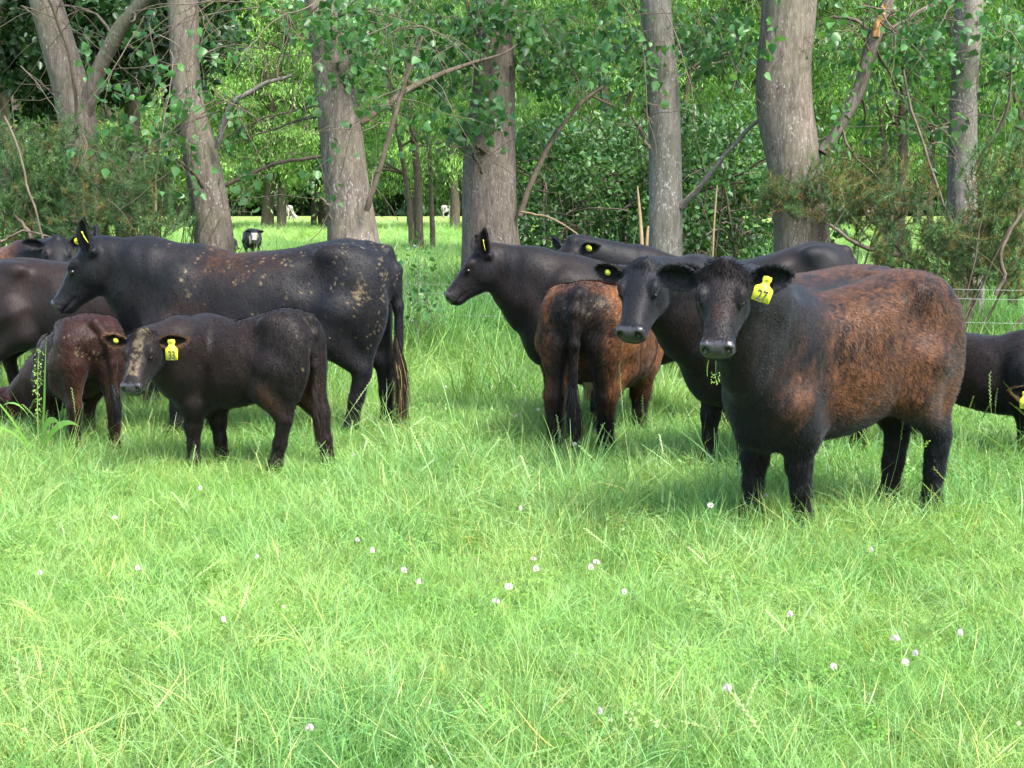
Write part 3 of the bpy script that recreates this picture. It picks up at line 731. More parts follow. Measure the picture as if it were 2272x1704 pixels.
def make_grass():
    rng = np.random.default_rng(77)
    src = bpy.data.collections.new('tuft_sources')
    variants = []
    for k in range(5): variants.append(join([blade_mesh(rng, 64, .085, .07, .235, .0015+.0004*(k % 2), .85, 4, 1.15)]))
    for k in range(2): variants.append(join([blade_mesh(rng, 16, .06, .10, .26, .0030, .9, 4, 1.2), blade_mesh(rng, 22, .08, .08, .2, .0017, .8, 3, .8)]))
    for k in range(2): variants.append(join([blade_mesh(rng, 26, .08, .08, .2, .0015, .8, 3, .8)]+[seedstem(rng, .24+.14*rng.random(), .4+.7*rng.random()) for _ in range(2)]))
    variants.append(join([cloverpatch(rng), blade_mesh(rng, 12, .08, .08, .18, .0016, .8, 3, .8)]))
    variants.append(join([blade_mesh(rng, 70, .12, .25, .55, .0032, .55, 5, .8)]))          # 10 rank
    variants.append(join([seedstem(rng, .55+.12*rng.random(), .2+.4*rng.random()) for _ in range(2)]))  # 11 tall seed stems
    for k, (V, F, C) in enumerate(variants):
        o = mesh_np('tuft_%02d' % k, V, F.ravel(), np.full(len(F), 4), GRASSM, attrs={'shade': ('FLOAT_COLOR', np.concatenate([C, np.ones((len(C), 1))], 1))})
        SC.collection.objects.unlink(o); src.objects.link(o)
    pts, rot, scl, idx, tint = [], [], [], [], []
    def zone(y0, y1, dens, sc, margin, pick, special=None):
        n = int(dens*(.36*(y1*y1-y0*y0)+2*margin*(y1-y0))); yy = []
        y = y0+(y1-y0)*rng.random(n*3); hw = .36*y+margin; keep = rng.random(n*3)*(.36*y1+margin) < hw; y = y[keep][:n]; hw = hw[keep][:n]
        x = (rng.random(len(y))*2-1)*hw; p = np.stack([x, y, 0*x], -1); m = len(y)
        big = fbm(p, .55, 3, 5); sm_ = fbm(p, 2.2, 2, 9)
        s = sc*(.62+.75*big)*(.75+.5*rng.random(m))
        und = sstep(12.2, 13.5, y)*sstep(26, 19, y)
        k = rng.choice(len(pick), m, p=np.array(pick)/sum(pick))
        k = np.where((rng.random(m) < und*.30), 10, k)
        base = np.array([.185, .350, .092]); blu = np.array([.135, .300, .085]); yel = np.array([.280, .425, .130])
        u = np.clip((big-.5)*2.4+.5+rng.normal(0, .22, m), 0, 1)[:, None]; v = np.clip((sm_-.5)*2.2+.45+rng.normal(0, .2, m), 0, 1)[:, None]
        c = base*(1-u)+blu*u; c = c*(1-v*.6)+yel*v*.6; c = c*(.8+.4*rng.random((m, 1)))
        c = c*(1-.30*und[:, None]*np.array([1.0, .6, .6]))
        p[:, 2] = (fbm(np.stack([x, y, 0*x], -1), .5, 2, 3)-.5)*.05*np.clip((70-y)/40, 0, 1)
        pts.append(p); lx = (fbm(p, .8, 2, 21)-.5)*2.2; ly = (fbm(p, .8, 2, 22)-.5)*2.2
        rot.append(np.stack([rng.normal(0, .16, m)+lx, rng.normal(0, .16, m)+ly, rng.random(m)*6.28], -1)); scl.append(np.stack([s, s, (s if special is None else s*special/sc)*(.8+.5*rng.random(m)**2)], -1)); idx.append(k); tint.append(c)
    P0_ = [9, 9, 9, 9, 9, 8, 7, .35, .35, 4, 0, 0]
    zone(2.6, 6.2, 360, .9, 2.6, P0_); zone(6.2, 10.5, 300, 1.0, 2.6, [9, 9, 9, 9, 9, 7, 6, 1.0, 1.0, 2, .15, .08]); zone(10.5, 17, 170, 1.15, 3.0, [9, 9, 9, 9, 9, 6, 5, 2, 2, 2, 1.5, .1])
    zone(17, 30, 70, 1.7, 2, [9, 9, 9, 9, 9, 8, 8, 3, 3, 0, 1.5, 0], 1.3); zone(30, 60, 18, 2.6, 3, [9, 9, 9, 9, 9, 8, 8, 0, 0, 0, 0, 0], 1.1); zone(60, 110, 3.5, 4, 5, [9, 9, 9, 9, 9, 8, 8, 0, 0, 0, 0, 0], 1.1)
    p = np.concatenate(pts); me = bpy.data.meshes.new('grass'); me.vertices.add(len(p)); me.vertices.foreach_set('co', p.astype(np.float32).ravel())
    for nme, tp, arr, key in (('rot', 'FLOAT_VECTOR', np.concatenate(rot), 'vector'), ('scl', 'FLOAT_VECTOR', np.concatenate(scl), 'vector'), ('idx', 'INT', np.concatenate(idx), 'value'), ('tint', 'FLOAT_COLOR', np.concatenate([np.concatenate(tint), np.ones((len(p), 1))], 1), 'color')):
        a = me.attributes.new(nme, tp, 'POINT'); a.data.foreach_set(key, (arr.astype(np.int32) if tp == 'INT' else arr.astype(np.float32)).ravel())
    o = link(bpy.data.objects.new('grass', me)); tag(o, 'long bright green pasture grass with seed heads and clover leaves', 'grass', kind='stuff')
    ng = bpy.data.node_groups.new('scatter_grass', 'GeometryNodeTree'); ng.interface.new_socket('Geometry', in_out='INPUT', socket_type='NodeSocketGeometry'); ng.interface.new_socket('Geometry', in_out='OUTPUT', socket_type='NodeSocketGeometry')
    gi = ng.nodes.new('NodeGroupInput'); go = ng.nodes.new('NodeGroupOutput'); ip = ng.nodes.new('GeometryNodeInstanceOnPoints'); ci = ng.nodes.new('GeometryNodeCollectionInfo')
    ci.inputs['Collection'].default_value = src; ci.inputs['Separate Children'].default_value = True; ci.inputs['Reset Children'].default_value = True
    def na(nm, t): n = ng.nodes.new('GeometryNodeInputNamedAttribute'); n.data_type = t; n.inputs[0].default_value = nm; return n.outputs[0]
    ip.inputs['Pick Instance'].default_value = True
    L = ng.links.new
    L(gi.outputs[0], ip.inputs['Points']); L(ci.outputs[0], ip.inputs['Instance']); L(na('idx', 'INT'), ip.inputs['Instance Index'])
    L(na('rot', 'FLOAT_VECTOR'), ip.inputs['Rotation']); L(na('scl', 'FLOAT_VECTOR'), ip.inputs['Scale']); L(ip.outputs[0], go.inputs[0])
    md = o.modifiers.new('scatter', 'NODES'); md.node_group = ng
make_grass()
# ------------------------------------------------------------------ tubes, limbs, leaves
def tube(pts, rad, seg=8, ridge=0.0, seed=0, cap=True):
    pts = np.array(pts, float); rad = np.array(rad, float); n = len(pts)
    T = np.gradient(pts, axis=0); T /= np.linalg.norm(T, axis=1, keepdims=True)+1e-9
    ref = np.array([.13, .97, .2]) if abs(T[0][2]) > .5 else np.array([0, 0, 1.0])
    V = []; an = np.arange(seg)*2*math.pi/seg
    a = nrm(np.cross(T[0], ref))
    for i in range(n):
        a = nrm(a-T[i]*(a@T[i])); b = np.cross(T[i], a)
        ring = pts[i]+(a*np.cos(an)[:, None]+b*np.sin(an)[:, None])*rad[i]
        if ridge:
            u = np.stack([np.cos(an)*2, np.sin(an)*2, an*0+pts[i][2]*.55], -1)
            d = (fbm(u, 2.6, 2, seed)-.5)*ridge*2.0+(fbm(u*np.array([1, 1, .8]), .7, 2, seed+5)-.5)*ridge*4
            ring = pts[i]+(ring-pts[i])*(1+d[:, None])
        V.append(ring)
    V = np.concatenate(V); F = []
    for i in range(n-1):
        for j in range(seg): F.append([i*seg+j, i*seg+(j+1) % seg, (i+1)*seg+(j+1) % seg, (i+1)*seg+j])
    F = np.array(F)
    return V, F, np.ones((len(V), 3))
def resample(pts, rad, n):
    pts = np.array(pts, float); t = np.linspace(0, 1, len(pts)); u = np.linspace(0, 1, n)
    from_ = lambda y: np.interp(u, t, y)
    out = np.stack([from_(pts[:, k]) for k in range(3)], -1); r = from_(np.array(rad, float))
    for _ in range(max(1, n//(len(pts)*2))):
        out[1:-1] = (out[:-2]+out[1:-1]*2+out[2:])/4; r[1:-1] = (r[:-2]+2*r[1:-1]+r[2:])/4
    return out, r
def leaves_at(rng, P0, size, hang=.5, kind='poplar', col=(.05, .13, .03), var=.3, colb=None):
    """individual leaves, folded along the midrib"""
    n = len(P0); size = size*(.6+.8*rng.random(n))
    d = rng.normal(0, 1, (n, 3)); d[:, 2] -= hang*2; d /= np.linalg.norm(d, axis=1, keepdims=True)
    s = np.cross(d, rng.normal(0, 1, (n, 3))); s /= np.linalg.norm(s, axis=1, keepdims=True)+1e-9
    nn = np.cross(d, s); S = size[:, None]
    if kind == 'poplar':
        pr = [(0, .0), (.18, .42), (.5, .36), (1.0, 0)]; fold = .12
    elif kind == 'narrow':
        pr = [(0, .0), (.3, .10), (.65, .09), (1.0, 0)]; fold = .02
    else:
        pr = [(0, .0), (.25, .28), (.6, .26), (1.0, 0)]; fold = .08
    a0 = P0; b1 = P0+d*S*pr[1][0]+s*S*pr[1][1]+nn*S*fold; b2 = P0+d*S*pr[2][0]+s*S*pr[2][1]+nn*S*fold; e = P0+d*S-nn*S*.08
    c1 = P0+d*S*pr[1][0]-s*S*pr[1][1]+nn*S*fold; c2 = P0+d*S*pr[2][0]-s*S*pr[2][1]+nn*S*fold
    V = np.stack([a0, b1, b2, e, c2, c1], 1).reshape(-1, 3); b = np.arange(n)[:, None]*6
    F = np.concatenate([b+[0, 1, 2, 3], b+[0, 3, 4, 5]], 1).reshape(-1, 4)
    c = np.tile(col, (n, 1)).astype(float)
    if colb is not None: t = rng.random((n, 1)); c = c*(1-t)+np.array(colb)*t
    c = c*(1-var/2+var*rng.random((n, 1)))
    return V, F, np.repeat(c, 6, 0)
def obj(name, parts, mat, parent=None, smooth=True):
    V, F, C = join(parts)
    return mesh_np(name, V, F.ravel(), np.full(len(F), 4), mat, parent, smooth=smooth, attrs={'tint': ('FLOAT_COLOR', np.concatenate([C, np.ones((len(C), 1))], 1))})
def local(parts, base): return [(v-np.asarray(base), f, c) for v, f, c in parts]
def wander(rng, p, d, L, n, droop, wig):
    out = [np.array(p, float)]; d = nrm(d)
    for k in range(n):
        d = nrm(d+rng.normal(0, wig, 3)+np.array([0, 0, -droop])); out.append(out[-1]+d*L/n)
    return np.array(out)
POP = (.030, .105, .034); POPB = (.080, .20, .056)
def px_line(pts, Y, dY=0.0):
    out = []; r = []
    for i, q in enumerate(pts):
        y_ = Y+dY*i/(max(1, len(pts)-1)); p = P(q[0]*K_, q[1]*K_, y_); out.append(p); r.append(q[2]*K_/F_*y_/2)
    return out, r
def poplar(label, trunk, Y, limbs=(), sprays=(), bark=None, twigs=(), seed=0, crown_r=3.0, kids=8):
    rng = np.random.default_rng(seed); bark = bark or BARK
    pts, r = px_line(trunk, Y)
    # down to the ground with a flare, and on up beyond the top of the picture
    b = pts[-1]; pts = pts+[np.array([b[0], Y, .45]), np.array([b[0], Y, .12]), np.array([b[0], Y, -.12])]; r = r+[r[-1]*1.06, r[-1]*1.22, r[-1]*1.5]
    t0, t1 = pts[0], pts[1]; up = nrm(t0-t1); up = nrm(up+np.array([0, 0, .6])); H = 13.0
    ex = [t0+up*k for k in (9.0, 6.0, 3.0, 1.4)]; ex = [np.array([t0[0]+(e[0]-t0[0])*.6, Y+(i-2)*.15, e[2]]) for i, e in enumerate(ex)]
    pts = ex+pts; r = [r[0]*.25, r[0]*.55, r[0]*.8, r[0]*.92]+r
    pts, r = pts[::-1], r[::-1]
    pp, rr = resample(pts, r, 90); base = np.array([pts[0][0], Y, 0.0])
    root = empty('poplar_tree', tuple(base)); tag(root, label, 'tree', 'poplars along the fence line')
    obj('trunk', local([tube(pp, rr, 40, .045, seed)], base), bark, root)
    tw = []; lv = []
    for L_ in limbs:
        lp, lr = px_line(L_[0], Y+L_[1], L_[2]); n = 16
        lp, lr = resample(lp, lr, n); lp = lp+np.cumsum(rng.normal(0, .006, lp.shape), 0)
        obj('branch', local([tube(lp, lr, 10, .08, seed+3)], base), L_[3] if len(L_) > 3 else bark, root)
        for k in range(5):
            i = rng.integers(3, n-2); w_ = wander(rng, lp[i], rng.normal(0, 1, 3)+[0, -.2, .1], .5+.9*rng.random(), 7, .12, .22)
            tw.append(tube(w_, np.linspace(max(.003, lr[i]*.25), .0015, len(w_)), 4))
    # high branches that carry the crown, outside the picture above
    for k in range(kids):
        i = int(73+16*rng.random()); a = rng.random()*6.28; d = np.array([math.cos(a), math.sin(a), .55]); L = crown_r*(.5+.8*rng.random())
        bw = wander(rng, pp[min(i, 89)], d, L, 10, .05, .12); tw.append(tube(bw, np.linspace(.04, .008, 11), 5))
        for j in range(3, 11):
            m = 36; lv.append(leaves_at(rng, bw[j]+rng.normal(0, .38, (m, 3)), .105, .5, 'poplar', POP, .5, POPB))
    for (x, y, rx, ry, n, dy) in sprays:
        c = P(x*K_, y*K_, Y+dy); sx = rx*K_/F_*(Y+dy); sy = ry*K_/F_*(Y+dy)
        ns = max(1, int(n*1.25/9))
        for k in range(ns):
            p = c+np.array([rng.normal(0, .5)*sx, rng.normal(0, .45), rng.normal(0, .5)*sy])
            d = nrm(np.array([rng.normal(0, 1), rng.normal(0, .6), -.35+rng.normal(0, .4)])); L = .35+.35*rng.random()
            w_ = wander(rng, p-d*L*.7, d, L*1.2, 6, .12, .18); tw.append(tube(w_, np.linspace(.0028, .0012, 7), 4))
            q = w_[1:][rng.integers(0, 6, 9)]+rng.normal(0, .045, (9, 3)); lv.append(leaves_at(rng, q, .080*(Y/14)**.8, .55, 'poplar', POP, .5, POPB))
    for (x0, y0, x1, y1, n, dy) in twigs:
        for k in range(n):
            f = rng.random(); p = P((x0+(x1-x0)*f)*K_, (y0+(y1-y0)*f)*K_, Y+dy+rng.normal(0, .3)); d = np.array([rng.normal(0, .9), rng.normal(0, .4), -.3+rng.normal(0, .4)]); L = .6+1.3*rng.random()
            w_ = wander(rng, p, d, L, 12, .10, .13)
            if rng.random() < .45: continue
            tw.append(tube(w_, np.linspace(.0065, .002, 13), 5))
            for _ in range(3):
                i = rng.integers(3, 11); w2 = wander(rng, w_[i], rng.normal(0, 1, 3), .3+.4*rng.random(), 6, .1, .2); tw.append(tube(w2, np.linspace(.004, .0015, 7), 4))
    cr = obj('crown', local(lv+tw, base), LEAF, root, smooth=False); cr.data.materials.append(TWIG)
    nl = sum(len(f) for v, f, c in lv); nt_all = len(cr.data.polygons); mi = np.zeros(nt_all, np.int32); mi[nl:] = 1; cr.data.polygons.foreach_set('material_index', mi)
    return root
WOUND = simple_mat('split_wood', (.45, .24, .10), .7, .2, .4, 14)
poplar('forked poplar with a gorse bush hiding its foot, leftmost of the row', [(92, -20, 68), (120, 80, 72), (150, 180, 78), (168, 260, 84), (172, 340, 74), (178, 440, 78), (180, 520, 84)], 15.0,
       limbs=[([(182, 250, 40), (200, 190, 36), (228, 130, 34), (262, 60, 33), (300, 20, 32), (345, -30, 30)], -.05, -.4), ([(165, 262, 6), (166, 180, 9), (150, 100, 10), (120, 30, 9), (95, -20, 8)], -.5, -.4, TWIG)],
       sprays=[(270, 90, 50, 60, 40, -.5), (250, 200, 50, 40, 30, -.5), (190, 40, 60, 40, 20, .6)], twigs=[(0, -10, 60, 20, 9, -1.0), (60, -10, 230, 30, 9, -.6), (20, 120, 140, 230, 6, -.5)], seed=31)
poplar('grey poplar trunk bending right, left of the gap onto the far paddock', [(393, -20, 64), (398, 60, 64), (400, 150, 60), (408, 230, 64), (425, 300, 70), (440, 370, 78), (452, 440, 80), (462, 515, 84)], 14.2,
       limbs=[([(468, 320, 13), (476, 262, 14), (500, 215, 13), (560, 180, 10), (625, 158, 6)], -.2, -.3, BARKP), ([(440, 405, 9), (422, 375, 9), (405, 362, 7), (385, 350, 4)], -.4, -.5, BARKD), ([(485, 402, 9), (540, 378, 9), (615, 356, 8), (700, 344, 7)], .1, .2, TWIG)],
       sprays=[(430, 180, 45, 50, 60, -.6), (350, 250, 60, 50, 80, -.4), (400, 310, 50, 40, 50, -.5), (520, 320, 40, 40, 30, -.4), (470, 60, 60, 60, 30, .2), (320, 320, 60, 30, 40, -.6)], twigs=[(430, -10, 640, 30, 20, -.5), (300, 20, 420, 180, 8, -.7), (430, 100, 480, 250, 9, -.6)], seed=32)
poplar('poplar with furrowed bark rising behind the muddy cow\'s back', [(688, -20, 62), (700, 60, 70), (716, 130, 82), (728, 220, 88), (738, 300, 92), (748, 400, 96), (758, 470, 100), (764, 530, 112)], 13.6,
       limbs=[([(792, 455, 13), (806, 410, 13), (838, 300, 11), (858, 210, 9), (880, 140, 8), (905, 80, 6)], -.3, -.3, TWIG), ([(775, 268, 15), (820, 232, 15), (880, 190, 13), (940, 163, 11), (1010, 140, 8), (1075, 128, 6), (1120, 100, 4)], .1, 1.0, BARKD), ([(700, 222, 5), (640, 240, 5), (560, 255, 4), (480, 300, 3)], .2, .3, TWIG), ([(700, 250, 5), (620, 268, 5), (540, 300, 3)], .3, .3, TWIG), ([(712, 470, 7), (700, 440, 6), (680, 420, 4)], -.3, -.2, TWIG)],
       sprays=[(720, 40, 80, 50, 230, -.6), (660, 30, 60, 40, 50, -.2), (740, 110, 50, 50, 60, -.7), (820, 60, 80, 70, 240, .1), (800, 150, 60, 60, 60, .2), (740, 220, 30, 50, 14, -.6), (730, 320, 30, 40, 16, -.6), (760, 270, 30, 30, 12, -.6), (870, 300, 40, 60, 30, .6)], twigs=[(680, -10, 900, 60, 16, -.6)], seed=33)
poplar('thickest poplar trunk in the middle, dark furrowed bark, behind the head in profile', [(1062, -20, 66), (1066, 60, 74), (1068, 130, 84), (1066, 200, 92), (1060, 270, 102), (1056, 340, 112), (1056, 420, 116), (1058, 490, 120), (1062, 560, 128)], 19.5,
       limbs=[([(1122, 470, 14), (1140, 415, 13), (1172, 345, 12), (1202, 290, 10), (1245, 235, 8), (1320, 180, 5)], -.2, .2, TWIG), ([(1125, 458, 5), (1180, 465, 5), (1222, 486, 4), (1262, 520, 4)], -.4, -.4, STALK), ([(1050, 330, 11), (1030, 318, 10), (1012, 308, 6)], -.3, -.4, BARKD), ([(1040, 372, 8), (1030, 350, 7), (1024, 335, 5)], -.5, -.3, BARKD)],
       sprays=[(1060, 30, 90, 50, 230, -.7), (960, 60, 90, 70, 300, -.6), (1020, 130, 70, 40, 100, -.8), (1060, 230, 60, 35, 110, -.8), (1010, 250, 35, 40, 40, -.7), (960, 170, 70, 50, 90, -.3), (1160, 60, 90, 70, 260, -.2), (1180, 170, 60, 50, 70, -.3), (880, 130, 40, 30, 30, -.9), (960, 280, 50, 40, 40, .2), (1240, 110, 80, 70, 200, 0), (1140, 270, 40, 40, 40, .2)],
       twigs=[(900, -10, 1300, 40, 22, -.6), (1100, 60, 1250, 150, 8, -.5)], seed=34)
poplar('slim pale poplar trunk with white lichen flecks between the two thickest trunks', [(1414, -20, 64), (1420, 60, 66), (1428, 140, 68), (1434, 220, 68), (1436, 300, 68), (1438, 400, 70), (1438, 515, 74)], 14.8,
       limbs=[([(1474, 450, 15), (1500, 420, 13), (1545, 360, 12), (1600, 305, 10), (1645, 262, 8)], -.1, -.5), ([(1402, 322, 9), (1380, 300, 8), (1350, 262, 5)], -.3, 0, BARKD), ([(1410, 268, 7), (1400, 250, 5), (1396, 238, 3)], -.4, 0, BARKD)],
       sprays=[(1340, 60, 70, 60, 180, -.2), (1400, 110, 40, 40, 30, -.6), (1320, 160, 60, 60, 60, 0), (1530, 60, 80, 60, 200, -.2), (1560, 110, 50, 50, 60, -.1), (1410, 170, 30, 40, 14, -.7), (1470, 190, 40, 40, 30, -.2)], twigs=[(1300, -10, 1600, 50, 14, -.4)], bark=BARKP, seed=35)
poplar('broad brown poplar trunk with a swelling and a split limb leaning right', [(1706, -20, 116), (1702, 60, 114), (1694, 130, 112), (1692, 190, 116), (1698, 260, 118), (1712, 330, 116), (1722, 400, 114), (1730, 470, 114), (1734, 540, 120)], 14.0,
       limbs=[([(1778, 330, 24), (1800, 300, 24), (1832, 250, 25), (1866, 180, 27), (1884, 110, 28), (1900, 60, 26), (1935, -20, 24)], -.1, .0), ([(1893, 82, 16), (1899, 60, 16), (1906, 38, 14), (1912, 20, 9)], -.17, 0, WOUND), ([(1885, 75, 8), (1850, 40, 8), (1800, 38, 6), (1770, 60, 5)], 0, .3, TWIG), ([(1880, 90, 8), (1930, 55, 7), (1990, 20, 6), (2060, -10, 5)], 0, .3, TWIG), ([(1950, 150, 5), (1965, 230, 5), (2000, 330, 6), (2035, 430, 6), (2060, 480, 6)], -.4, -.2, TWIG)],
       sprays=[(1640, 60, 30, 60, 24, -.5), (1800, 60, 50, 50, 60, .1), (1970, 70, 90, 80, 240, 0), (1850, 120, 50, 40, 40, .2), (2000, 130, 60, 60, 80, 0), (1790, 190, 30, 30, 16, -.5), (1810, 290, 30, 20, 10, -.4), (1900, 260, 50, 50, 40, .5)], twigs=[(1760, -10, 2080, 60, 16, -.2), (1900, 150, 2060, 380, 9, .2)], seed=36)
poplar('slim pale poplar trunk furthest right, its foot hidden by gorse', [(2096, -20, 58), (2092, 60, 58), (2086, 140, 54), (2082, 230, 56), (2080, 320, 58), (2078, 420, 62), (2082, 520, 62), (2090, 620, 66)], 14.4,
       limbs=[([(2112, 350, 7), (2135, 310, 7), (2165, 260, 7), (2180, 200, 5), (2178, 100, 4)], -.2, -.3, TWIG)],
       sprays=[(2060, 60, 50, 50, 60, -.2), (2160, 80, 60, 80, 180, 0), (2180, 160, 40, 60, 60, .1), (2030, 230, 40, 50, 50, .3), (2150, 260, 50, 50, 50, .3)], twigs=[(2030, -10, 2200, 80, 14, -.3)], bark=BARKP, seed=37)
# ------------------------------------------------------------------ background trees
def leaf_cluster_tree(name, label, group, loc, H, R, z0, nclump, nleaf, size, kind, cola, colb, trunk_r, seed, bark=None, multi=1, hang=.8, clr=.9, flat=1.0, tall=False):
    rng = np.random.default_rng(seed); root = empty(name, tuple(loc)); tag(root, label, 'tree', group)
    tb = []
    for m in range(multi):
        off = np.array([rng.normal(0, .25*R*(multi > 1)), rng.normal(0, .2), 0]); w_ = wander(rng, off+[0, 0, -.1], [rng.normal(0, .10), rng.normal(0, .1), 1], H*.8, 10, -.05, .05)
        tb.append(tube(w_, np.linspace(trunk_r, trunk_r*.25, 11)*(1 if m == 0 else .6), 9, .06, seed))
        for k in range(7):
            i = rng.integers(3, 10); a = rng.random()*6.28; b = wander(rng, w_[i], [math.cos(a), math.sin(a), .5], R*(.5+.5*rng.random()), 7, .04, .12); tb.append(tube(b, np.linspace(trunk_r*.3, .012, 8), 5))
    obj('trunk', tb, bark or BARKD, root)
    lv = []
    for k in range(nclump):
        t = rng.random()**.85; z = z0+(H-z0)*t
        rz = R*(np.sin(np.pi*(.12+.80*t))**.6 if not tall else (1.0-.92*t)**.8)
        a = rng.random()*6.28; rr = rz*(.35+.65*math.sqrt(rng.random())); c = np.array([rr*math.cos(a), rr*math.sin(a), z]); s = clr*(.45+.7*rng.random())
        q = rng.normal(0, 1, (nleaf, 3)); q /= np.linalg.norm(q, axis=1, keepdims=True)+1e-6; q = q*(rng.random((nleaf, 1))**.45)*s*np.array([1, 1, .75*flat])
        if kind == 'narrow':
            q[:, 2] = np.abs(q[:, 2])-rng.exponential(.38, nleaf)*s
        f = .5+.85*rng.random(); ca = np.array(cola)*f; cb = np.array(colb)*f
        lv.append(leaves_at(rng, c+q, size, hang, kind, ca, .35, cb))
    obj('crown', lv, LEAF, root, smooth=False)
    return root
def copy_tree(o, loc, rz, sc, label=None):
    c = o.copy(); link(c); c.location = loc; c.rotation_euler = (0, 0, rz); c.scale = (sc, sc, sc)
    if label: c['label'] = label
    for ch in o.children:
        d = ch.copy(); link(d); d.parent = c
    return c
XX = lambda dx, Y: XatY(dx*K_, Y)
WA, WB = (.13, .28, .060), (.24, .41, .10)
GFAR = 'willows beyond the far paddock'
wil = [leaf_cluster_tree('willow_tree', 'x', GFAR, (XX(x, 84), 84, 0), H, R, 2.4, 95, 260, .25, 'narrow', WA, WB, .30, 50+i, multi=2, clr=1.35, flat=.6, bark=BARKD) for i, (x, H, R) in enumerate(((560, 17, 4.2), (640, 19, 4.6), (300, 18, 4.4)))]
lbs = ['pale green willow with a rounded low clump, centre of the gap onto the far paddock', 'tall pale willow filling the gap just left of the furrowed trunk', 'pale willow seen between the forked poplar and the bending grey trunk']
for w_, l_ in zip(wil, lbs): w_['label'] = l_
rg = random.Random(9)
far = [(470, 86), (720, 92), (800, 82), (880, 88), (960, 84), (1040, 90), (1120, 86), (1210, 95), (1300, 86), (1400, 92), (1500, 85), (1600, 90), (1700, 86), (1790, 93), (1880, 86), (1970, 92), (2060, 86), (2150, 90), (2240, 86), (200, 92), (100, 86), (0, 90), (380, 95)]
FARL = ['seen just right of the bending grey trunk', 'partly behind the furrowed trunk', 'just right of the furrowed trunk', 'midway between the furrowed and the thickest trunk', 'close left of the thickest trunk', 'directly behind the thickest trunk', 'just right of the thickest trunk', 'above the dark shrub right of the thickest trunk', 'midway between the thickest and the slim pale trunk', 'close left of the slim pale trunk', 'just right of the slim pale trunk', 'left of the broad brown trunk', 'directly behind the broad brown trunk', 'behind the foot of the split limb', 'behind the broken top of the split limb', 'left of the slim trunk furthest right', 'directly behind the slim trunk furthest right', 'right of the slim trunk furthest right', 'furthest right, at the picture edge', 'right of the forked trunk', 'left of the forked trunk', 'furthest left, at the picture edge', 'directly behind the bending grey trunk']
for i, (x, Y) in enumerate(far): copy_tree(wil[i % 3], (XX(x, Y), Y, 0), rg.random()*6.28, .92+.25*rg.random(), 'pale willow beyond the far paddock, '+FARL[i])
dk = leaf_cluster_tree('shelter_tree', 'dark tree in the shelter belt behind the far willows', 'dark shelter belt behind the willows', (XX(100, 205), 205, 0), 30, 9, .5, 120, 90, 1.5, 'oval', (.02, .05, .018), (.035, .075, .025), .5, 71, clr=4.0)
for i in range(13):
    x = 250+i*165; copy_tree(dk, (XX(x, 205+6*(i % 2)), 205+6*(i % 2), 0), i*1.3, .9+.3*rg.random(), 'dark tree in the shelter belt behind the far willows')
# nearer bright willows, mostly right of the middle
nw = [leaf_cluster_tree('willow_tree', 'x', 'bright willows close behind the poplars', (XX(x, Y), Y, 0), H, R, z0, 95, 210, .14, 'narrow', (.062, .165, .030), (.15, .305, .055), .16, 80+i, multi=3, clr=.85, flat=.6) for i, (x, Y, H, R, z0) in enumerate(((1300, 34, 10, 2.6, 2.9), (1900, 36, 11, 2.9, 2.6), (1080, 42, 12, 2.9, 2.8)))]
for w_, l_ in zip(nw, ('bright green willow behind the gap between the thickest and the slim pale trunk', 'bright green willow behind the split leaning limb', 'bright willow directly behind the thickest middle trunk')): w_['label'] = l_
for i, (x, Y, l_) in enumerate(((1550, 37, 'bright willow in the gap between the slim pale trunk and the broad brown one'), (1720, 35, 'bright willow hidden mostly by the broad brown trunk'), (2080, 38, 'bright willow behind the slim trunk furthest right'), (2220, 35, 'bright willow at the right edge of the wood'), (900, 46, 'bright willow between the furrowed trunk and the thickest one'), (1430, 40, 'bright willow directly behind the slim pale trunk'))):
    copy_tree(nw[i % 3], (XX(x, Y), Y, 0), rg.random()*6.28, .95+.2*rg.random(), l_)
# conifers, upper left
cf = leaf_cluster_tree('conifer_tree', 'dark conifer behind the forked poplar at the upper left', 'dark conifers at the upper left', (XX(60, 27), 27, 0), 11, 2.7, 2.9, 150, 150, .17, 'oval', (.016, .046, .017), (.034, .080, .028), .22, 91, clr=.75, hang=.3)
copy_tree(cf, (XX(290, 29), 29, 0), 2.0, 1.0, 'dark conifer in the gap between the forked poplar and the bending grey trunk')
copy_tree(cf, (XX(-120, 28), 28, 0), 4.0, 1.1, 'dark conifer at the left edge, partly out of the picture')
# shrubs behind the trees
def shrub(label, x, Y, H, R, cola, colb, seed, size=.08, kind='oval'):
    return leaf_cluster_tree('shrub', label, 'shrubs under the trees', (XX(x, Y), Y, 0), H, R, .15, 42, 130, size, kind, cola, colb, .04, seed, multi=4, clr=.5, hang=.3, bark=TWIG)
DG, DG2 = (.032, .095, .028), (.075, .17, .045)
s0 = shrub('dark leafy shrub right of the thickest trunk', 1200, 21, 2.7, 1.15, DG, DG2, 101)
for i, (x, Y, s, l_) in enumerate(((1320, 22, 1.05, 'dark leafy shrub between the thickest and slim pale trunks'), (1530, 20.5, 1.05, 'dark leafy shrub just right of the slim pale trunk'), (1620, 22, 1.1, 'dark leafy shrub left of the broad brown trunk'), (1420, 23, 1.0, 'dark leafy shrub behind the slim pale trunk'))):
    copy_tree(s0, (XX(x, Y), Y, 0), i*1.9, s, l_)
s1 = shrub('lighter green shrub at the right edge beyond the wires', 2230, 18.5, 2.2, 1.1, (.06, .16, .03), (.12, .26, .04), 102)
copy_tree(s1, (XX(2110, 17.5), 17.5, -.7), 2.1, .75, 'lighter green shrub low behind the wires at the right')
copy_tree(s1, (XX(20, 19), 19, 0), 1.1, .8, 'lighter green shrub at the left edge behind the gorse')
